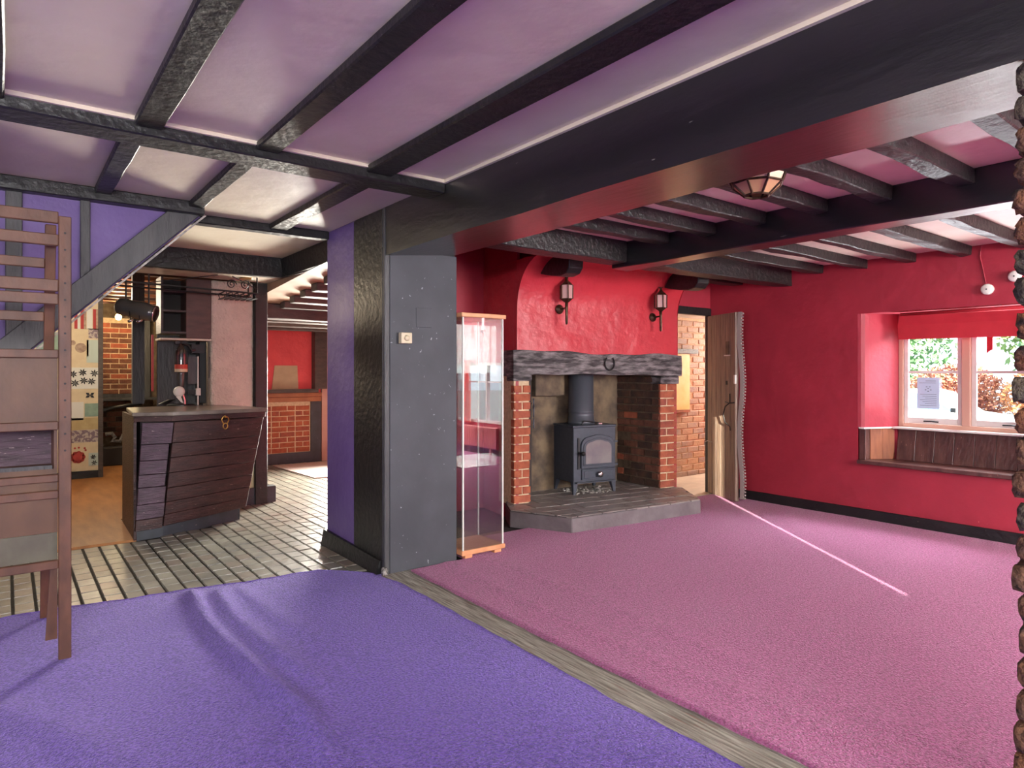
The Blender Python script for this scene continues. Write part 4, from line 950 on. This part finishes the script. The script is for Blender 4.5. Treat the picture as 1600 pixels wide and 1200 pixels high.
LL0, LR0, LL1, LR1 = Vector((.785, 5.795, .075)), Vector((.970, 5.815, .080)), Vector((.83, 5.775, .915)), Vector((1.030, 5.708, .915))
zs = [0, .105, .245, .40, .52, .65, .80, 1.0]
for k, (a, b) in enumerate(zip(zs, zs[1:])):
    q = [LL0.lerp(LL1, a), LR0.lerp(LR1, a), LR0.lerp(LR1, b - .006), LL0.lerp(LL1, b - .006)]; out = Vector((.1, -.99, 0)) * (.006 + random.uniform(0, .006)); inn = Vector((0, .03, 0))
    sh = Vector((random.uniform(-.012, .006), 0, 0))
    MB().hexa([q[0] + out, q[1] + out + sh, q[1] + inn + sh, q[0] + inn, q[3] + out, q[2] + out + sh, q[2] + inn + sh, q[3] + inn]).build('end_board', 'bar_board_purple' if k else 'bar_board', bc, bevel=.002)
hk = MB(); c = Vector((1.43, 5.765, .905))
hk.tube([c + Vector((.028 * math.cos(a), -.012, .028 * math.sin(a) * 1.2)) for a in [PI * k / 10 + .1 for k in range(11)]], .005, 6); hk.tube([c + Vector((.018 * math.cos(a), -.014, -.045 + .024 * math.sin(a))) for a in [2 * PI * k / 12 for k in range(12)]], .005, 6, closed=True)
hk.tube([c + Vector((-.028, -.012, .004)), c + Vector((-.012, -.014, -.03))], .005, 6); hk.tube([c + Vector((.028, -.012, .004)), c + Vector((.012, -.014, -.03))], .005, 6)
hk.lathe([(.01, -.02), (.012, 0)], c + Vector((0, 0, .03)), 10, 'y')
tag(hk.build('bottle_opener', 'brass', smooth=True), 'brass bottle opener screwed to the top board of the bar front', 'bottle opener')

# white wall stub and black post behind the bar
ws_ = thing('wall_bar_stub', 'white stippled wall stub behind the bar counter', 'wall', kind='structure')
MB().box(1.545, 1.945, 6.745, 6.90, .88, 2.185).build('stipple_face', 'white_stipple', ws_, bevel=.03, seg=3)
MB().box(1.66, 1.945, 6.75, 6.90, .16, .88).build('lower_face', 'cream', ws_); MB().box(1.66, 1.945, 6.72, 6.90, -.01, .16).build('skirting', 'slate_plinth', ws_)
tag(MB().box(1.945, 2.065, 6.70, 6.84, -.01, 2.185).build('timber_post', 'black_wood', bevel=.006), 'black timber post at the end of the white stippled wall', 'post')
tag(MB().box(2.066, 2.16, 6.74, 6.84, -.01, .16).build('post_block', 'slate_plinth', bevel=.004), 'small slate coloured block at the foot of the black post', 'block')
br_ = MB().extr([(2.30, 8.9, .90), (2.72, 8.9, .90), (2.50, 8.9, .30), (2.46, 8.9, 0), (2.30, 8.9, 0)], (0, .04, 0)); tag(br_.build('counter_flap', 'bar_board'), 'tapered dark board of a second counter beyond the black post', 'counter')

# wall cupboard, back panel and bar fittings
hc = thing('hanging_cupboard', 'brown hanging cupboard with open dark shelves over the bar', 'cupboard', (0, 0, 0))
MB().box(1.33, 1.55, 6.74, 7.04, 1.62, 2.18).build('door_box', 'dark_cabinet', hc, bevel=.004)
MB().box(1.12, 1.33, 6.98, 7.0, 1.66, 2.18).build('back', 'dark_inside', hc); MB().box(1.12, 1.14, 6.74, 7.0, 1.66, 2.18).build('side', 'far_timber', hc)
for z in (1.66, 1.86, 2.04): MB().box(1.14, 1.33, 6.74, 6.98, z, z + .018).build('shelf', 'far_timber', hc)
MB().box(1.12, 1.55, 6.75, 7.02, 1.60, 1.618).build('underside', 'bulk_soffit', hc)
S('wall_bar_panel', MB().box(1.14, 1.545, 7.05, 7.08, .96, 1.66), 'stud_grey', 'grey boarded panel behind the optic and tap', 'panel')
S('trim_5', MB().box(.98, 1.085, 7.4, 7.46, .99, 2.3), 'stud_grey', 'cracked grey timber upright at the back of the bar', 'upright')
tag(MB().box(1.10, 1.118, 7.1, 7.12, 1.12, 1.66).build('red_strip', 'red_far'), 'narrow red strip standing in for the far red wall glimpsed beside the grey bar panel', 'strip')  # added strip in place of the far red wall showing through a gap
op = thing('optic_bottle', 'upturned bottle with red label in a spirit optic', 'bottle', (1.30, 6.80, 1.305))
MB().lathe([(.040, .0), (.052, .02), (.054, .06), (.054, .16), (.046, .20), (.025, .235), (.016, .25), (.016, .29)], n=20).build('glass_body', 'bottle_glass', op, smooth=True)
MB().lathe([(.0555, .0), (.0555, .028)], n=20).build('label_lower', 'label_cream', op); MB().lathe([(.0556, .028), (.0556, .07)], n=20).build('label_band', 'label_red', op)
MB().lathe([(.018, -.16), (.026, -.10), (.032, -.02), (.036, 0)], n=14).build('optic_tube', 'bottle_grey', op, smooth=True)
m2 = MB(); m2.box(-.05, .05, -.01, .05, .262, .288); m2.tube([(.0, 0, .27), (.06, 0, .25), (.09, -.01, .20), (.12, 0, .21)], .014, 7); m2.box(.09, .20, 0, .05, .18, .26); m2.build('bracket', 'black_plastic', op)
tp = thing('beer_tap', 'white round beer tap head with a short lever on a black foot', 'beer tap', (1.275, 6.76, .992))
MB().lathe([(.004, -.030), (.030, -.028), (.046, -.018), (.050, 0), (.046, .02)], (0, 0, .13), 24, 'y').build('badge', 'white_plastic', tp, smooth=True)
MB().extr([(-.03, -.02, .085), (.012, -.02, .09), (.03, -.02, .025), (.015, -.02, .03)], (0, .012, 0)).build('lever', 'white_plastic', tp)
MB().tube([(.03, 0, .10), (.045, 0, .05), (.045, 0, .0)], .012, 8).build('stem', 'chrome', tp); MB().lathe([(.12, 0), (.12, .008), (.11, .012)], (.02, .02, 0), 24).build('tray', 'black_plastic', tp)
bd = MB(); 
for k in range(7): bd.tube([(-.12 + .03 * math.cos(a) + k * .012, .03 + .02 * math.sin(a), .012 + .006 * k) for a in [2 * PI * q / 12 + k for q in range(12)]], .004, 5, closed=True)
o = bd.build('cable_coil', 'black_plastic'); o.location = (1.27, 6.80, .996); tag(o, 'tangle of black cable on the bar top behind the tap', 'cable')
sp = thing('bracket_pole', 'thin white pole with a clamp standing on the bar top', 'pole', (1.445, 6.80, .992))
MB().tube([(0, 0, 0), (0, 0, .46)], .008, 8).build('pole', 'white_metal', sp); MB().box(-.022, .022, -.02, .02, .09, .16).build('clamp', 'white_metal', sp, bevel=.004); MB().box(-.085, -.022, -.012, .012, .10, .145).build('arm', 'black_plastic', sp)
MB().box(-.085, -.008, .01, .03, .20, .455).build('screen_back', 'stud_grey', sp)
tag(MB().tube([(1.535, 6.735, 1.45), (1.54, 6.73, 1.35), (1.53, 6.73, 1.25)], .004, 6).build('cable', 'bottle_grey'), 'short grey cable on the edge of the white stippled wall', 'cable')
tag(MB().box(1.475, 1.543, 6.90, 7.05, 1.0, 1.60).build('speaker_box', 'black_plastic', bevel=.006), 'tall black box against the white stippled wall on the bar', 'box')
# spotlight drum with the lit bulb
sl = thing('hanging_drum', 'dark metal barrel hung over the bar', 'barrel', (.92, 6.72, 1.86))
dm_ = MB().lathe([(.06, -.16), (.075, -.14), (.080, -.08), (.074, -.07), (.082, -.02), (.086, .03), (.082, .08), (.072, .12), (.070, .16), (.062, .16), (.060, .05)], n=24, axis='x').build('barrel', 'bottle_grey', sl, smooth=True); dm_.rotation_euler = (0, .22, -.5)
MB().lathe([(.056, .14), (.056, .145)], n=20, axis='x').build('mouth', 'dark_inside', dm_); MB().lathe([(.066, .155), (.074, .158), (.074, .168), (.066, .17)], n=24, axis='x').build('rim', 'chrome', dm_, smooth=True)
for x in (-.08, .10): MB().tube([(x, 0, .04), (x, 0, .47)], .008, 6).build('hanger', 'stud_grey', sl)
bb = thing('bare_bulb', 'lit bare bulb glowing in front of the brick panel', 'bulb', (1.235, 10.6, 2.07))
MB().lathe([(.006, -.042), (.028, -.032), (.040, 0), (.032, .026), (.013, .040)], n=16).build('globe', 'bulb', bb, smooth=True); MB().lathe([(.013, .032), (.013, .06)], n=12).build('cap', 'brass', bb); MB().tube([(0, 0, .06), (0, 0, .262)], .004, 6).build('flex', 'black_plastic', bb)
lamp('bulb_light', 'POINT', (1.235, 10.5, 1.98), None, 26, (1, .74, .42), .04)
for k, (x, lbl) in enumerate(((.86, 'small chrome spot fitting by the bare bulb'), (.93, 'small chrome spot fitting under the hanging barrel'))):
    sf = thing('spot_fitting', lbl, 'spotlight', (x, 6.60, 1.752)); MB().tube([(-.02, 0, -.012), (.02, 0, .012)], .012, 8).build('body', 'chrome', sf, smooth=True); MB().tube([(0, 0, .01), (0, .1, .12)], .004, 6).build('stalk', 'iron', sf)
# hanging iron rack for glasses and wine
wr = thing('glass_rack', 'black wrought iron glass rack hung under the bulkhead', 'rack', (0, 0, 0))
m2 = MB(); 
for y in (6.30, 6.62): m2.tube([(.55, y, 2.06), (1.2, y, 2.045), (1.86, y, 2.03)], .008, 6)
for k in range(5): x = 1.56 + k * .06; m2.tube([(x, 6.30, 2.03), (x, 6.46, 2.025), (x, 6.62, 2.03)], .006, 6)
m2.build('rails', 'iron', wr)
m2 = MB()
for x in (1.62, 1.74): m2.tube([(x + .045 * (1 - k / 26) * math.cos(k * .5), 6.30, 2.10 + .045 * (1 - k / 26) * math.sin(k * .5)) for k in range(24)], .005, 5)
m2.build('scrolls', 'iron', wr)
for x, y in ((1.85, 6.32), (1.85, 6.60), (.6, 6.32)): MB().tube([(x, y, 2.03), (x, y, 2.185)], .007, 6).build('hanger', 'iron', wr)
for a, b in (((.95, 6.30, 2.06), (1.5, 6.28, 2.17)), ((1.62, 6.28, 2.17), (1.85, 6.30, 2.07))): MB().tube([a, b], .004, 5).build('stay_rod', 'iron', wr)
m2 = MB()
for k in range(6): x = 1.58 + k * .05; m2.box(x, x + .03, 6.31, 6.61, 1.985, 1.992); m2.tube([(x, 6.33, 2.03), (x + .015, 6.33, 1.987)], .004, 5); m2.tube([(x, 6.6, 2.03), (x + .015, 6.6, 1.987)], .004, 5)
m2.build('glass_channels', 'iron', wr)
# back shelf and clutter under the brick panel
bs = thing('back_shelf', 'narrow dark counter shelf under the brick panel at the back of the bar', 'shelf', (0, 0, 0))
MB().box(.90, 1.94, 10.9, 11.22, .90, .93).build('top', 'stud_grey', bs); MB().box(.90, .94, 10.95, 11.2, .0, .90).build('leg', 'far_timber', bs); MB().box(1.88, 1.92, 10.95, 11.2, .0, .90).build('leg', 'far_timber', bs)
tag(MB().tube([(.97, 10.9, .72), (1.2, 10.85, .80), (1.55, 10.8, .86)], .028, 8).build('waste_hose', 'black_plastic', smooth=True), 'black hose slung below the back shelf', 'hose')
o = MB().tube([(1.12, 11.0, .42), (1.2, 11.0, .43), (1.24, 11.0, .37), (1.2, 11.0, .32), (1.3, 11.0, .31), (1.34, 11.0, .4), (1.42, 11.0, .42), (1.4, 11.0, .33), (1.5, 11.0, .33)], .025, 8).build('waste_pipe', 'edge_pale', smooth=True); tag(o, 'white bent waste pipes behind the bar', 'pipe')
tag(MB().box(1.0, 1.86, 10.62, 10.84, .008, .26).build('crate', 'dark_inside', bevel=.01), 'low dark crate on the plywood behind the bar', 'crate')

# ------------------------------------------------------------------ wallpaper patches
wp = [o for o in SC.objects if o.name == 'wall_wallpaper'][0]
Yp = 9.6
def patch(x0, x1, z0, z1, mat, d=.004): return MB().box(x0, x1, Yp - d, Yp, z0, z1).build('wallpaper_patch', mat, wp)
for k in range(8): patch(.655 + k * .032, .655 + (k + 1) * .032 - (.006 if k % 2 else 0), 1.83, 2.08, ['paper_red', 'paper_white', 'paper_red', 'paper_brown', 'paper_white', 'paper_white', 'paper_red', 'paper_brown'][k])
patch(.80, .90, 1.72, 1.84, 'paper_purple'); patch(.55, .80, 1.50, 1.83, 'paper_cream'); patch(.78, .90, 1.42, 1.70, 'paper_blue')
patch(.55, .90, 1.10, 1.36, 'paper_white'); patch(.76, .90, .76, .92, 'paper_teal'); patch(.60, .75, .72, .94, 'paper_white'); patch(.55, .90, .60, .745, 'paper_gold'); patch(.55, .90, .445, .595, 'paper_purple')
patch(.80, .90, .155, .31, 'paper_blue', .006); patch(.55, .80, .10, .44, 'paper_cream'); patch(-.6, -.1, 1.3, 1.9, 'paper_brown'); patch(.02, .32, 1.62, 1.9, 'paper_brown'); patch(.28, .55, 1.5, 1.78, 'paper_teal', .005); patch(.40, .55, 1.1, 1.5, 'paper_gold')
lf = MB()
def leaf(x, z, a, l, wd):
    dx, dz = math.cos(a), math.sin(a); lf.add([(x, Yp - .008, z), (x + dx * l * .5 - dz * wd, Yp - .008, z + dz * l * .5 + dx * wd), (x + dx * l, Yp - .008, z + dz * l), (x + dx * l * .5 + dz * wd, Yp - .008, z + dz * l * .5 - dx * wd)], [(0, 3, 2, 1)])
for cx, cz in ((.66, 1.17), (.74, 1.30), (.83, 1.19), (.64, 1.28), (.86, 1.29), (.75, 1.20)):
    for k in range(7): leaf(cx, cz, k * .9 + cx * 9, .05, .009)
for cx, cz in ((.85, .26), (.86, .19)):
    for k in range(6): leaf(cx, cz, k * 1.0, .035, .007)
for a in (.6, 2.5, -.6, 3.7): leaf(.815, 1.02, a, .055, .016)
lf.build('leaf_print', 'paper_black', wp)
rs = MB()
for k in range(9):
    a = 2 * PI * k / 9; rs.lathe([(.03, Yp - .009), (.03, Yp - .006)], (.69 + .05 * math.cos(a), 0, .27 + .045 * math.sin(a)), 10, 'y')
rs.lathe([(.05, Yp - .010), (.05, Yp - .006)], (.69, 0, .27), 12, 'y'); 
for x, z in ((.66, .38), (.70, .385), (.76, .375), (.77, .35)): rs.lathe([(.012, Yp - .009), (.012, Yp - .006)], (x, 0, z), 8, 'y')
rs.build('rose_print', 'paper_rose', wp)
rs = MB().lathe([(.06, Yp - .009), (.06, Yp - .006)], (.72, 0, 1.60), 12, 'y'); rs.lathe([(.03, Yp - .009), (.03, Yp - .006)], (.64, 0, 1.66), 10, 'y'); rs.build('bird_print', 'paper_brown', wp)
MB().box(-3.5, .93, Yp - .03, Yp, -.005, .095).build('skirting', 'black_wood', wp)
MB().box(.90, .95, Yp - .04, Yp + .12, -.005, 2.33).build('corner_post', 'far_timber', wp)

# ================================================================== OUTSIDE THE WINDOWS
S('ground', MB().box(6.5, 60, -50, 60, -.70, -.60), 'tarmac', 'pale tarmac yard outside the window', 'ground')
car = thing('car', 'white parked car outside the window', 'car', (19.5, 5.45, -.60))
side = [(0, .30), (0, .62), (.15, .74), (1.05, .86), (1.75, 1.36), (2.1, 1.45), (3.2, 1.43), (3.9, 1.05), (4.15, .95), (4.2, .35)]
MB().extr([(0, y, z) for y, z in side], (1.7, 0, 0)).build('body', 'car_white', car, bevel=.05, seg=3)
for pts in ([(1.22, .90), (1.78, 1.30), (2.25, 1.36), (2.25, .92)], [(2.33, .92), (2.33, 1.36), (3.1, 1.34), (3.5, .98)]):
    MB().extr([(-.012, y, z) for y, z in pts], (.02, 0, 0)).build('side_window', 'car_glass', car)
MB().extr([(-.10, 1.12, .86), (-.02, 1.25, .86), (-.02, 1.25, .98), (-.10, 1.12, .98)], (0, 0.02, 0)).build('mirror', 'tyre', car)
for y in (.75, 3.35): MB().lathe([(.30, -.02), (.32, 0), (.32, .18), (.30, .2)], (0, y, .32), 24, 'x').build('wheel', 'tyre', car)
def foliage(c, rx, ry, rz_s, n, s, seed):
    rn = random.Random(seed); mb = MB()
    for _ in range(n):
        while True:
            p = Vector((rn.uniform(-1, 1), rn.uniform(-1, 1), rn.uniform(-1, 1)))
            if .35 < p.length < 1: break
        p = Vector((c[0] + p.x * rx, c[1] + p.y * ry, c[2] + p.z * rz_s)); a = Vector((rn.uniform(-1, 1), rn.uniform(-1, 1), rn.uniform(-1, 1))).normalized(); b = a.orthogonal().normalized(); k = s * rn.uniform(.6, 1.3)
        mb.add([p, p + a * k * .5 + b * k * .3, p + a * k, p + a * k * .5 - b * k * .3], [(0, 1, 2, 3)])
    return mb
for i, (x, y, z, rx, ry, rzz, mat, lab, nm) in enumerate((
    (33, 14.5, 4.2, 3.0, 3.6, 4.4, 'leaf_green', 'green leafy tree beyond the parked car', 'tree'),
    (34, 6.6, 4.4, 3.0, 3.6, 4.6, 'leaf_pale', 'pale yellow green tree behind the rusty hedge', 'tree'),
    (34, -1.2, 4.0, 3.0, 3.6, 4.4, 'leaf_green', 'green tree facing the second window', 'tree'),
    (33, -9.5, 4.0, 3.0, 3.6, 4.4, 'leaf_pale', 'pale tree at the end of the yard', 'tree'),
    (26, 8.8, .5, 1.5, 1.5, 1.1, 'leaf_rust', 'rust red beech bush beyond the car bonnet', 'bush'),
    (24, 5.0, .55, 1.5, 1.9, 1.25, 'leaf_orange', 'orange beech hedge in the yard', 'bush'),
    (24, .6, .6, 1.5, 2.1, 1.4, 'leaf_rust', 'rust hedge next to the orange hedge', 'bush'),
    (24, -4.2, .6, 1.5, 2.2, 1.4, 'leaf_orange', 'orange hedge facing the second window', 'bush'),
    (25, -9.4, .6, 1.5, 2.2, 1.4, 'leaf_rust', 'rust hedge at the end of the yard', 'bush'))):
    t = thing(nm, lab, nm, (x, y, -.60)); f = foliage((0, 0, z + .60), rx, ry, rzz, 5200 if nm == 'tree' else 4200, .36 if nm == 'tree' else .16, i).build('foliage', mat, t); f['kind'] = 'stuff'
    MB().tube([(0, 0, 0), (.05, 0, z * .6), (0, .1, z + .6)], [.22, .16, .06] if nm == 'tree' else [.08, .06, .02], 8).build('trunk', 'bark', t)
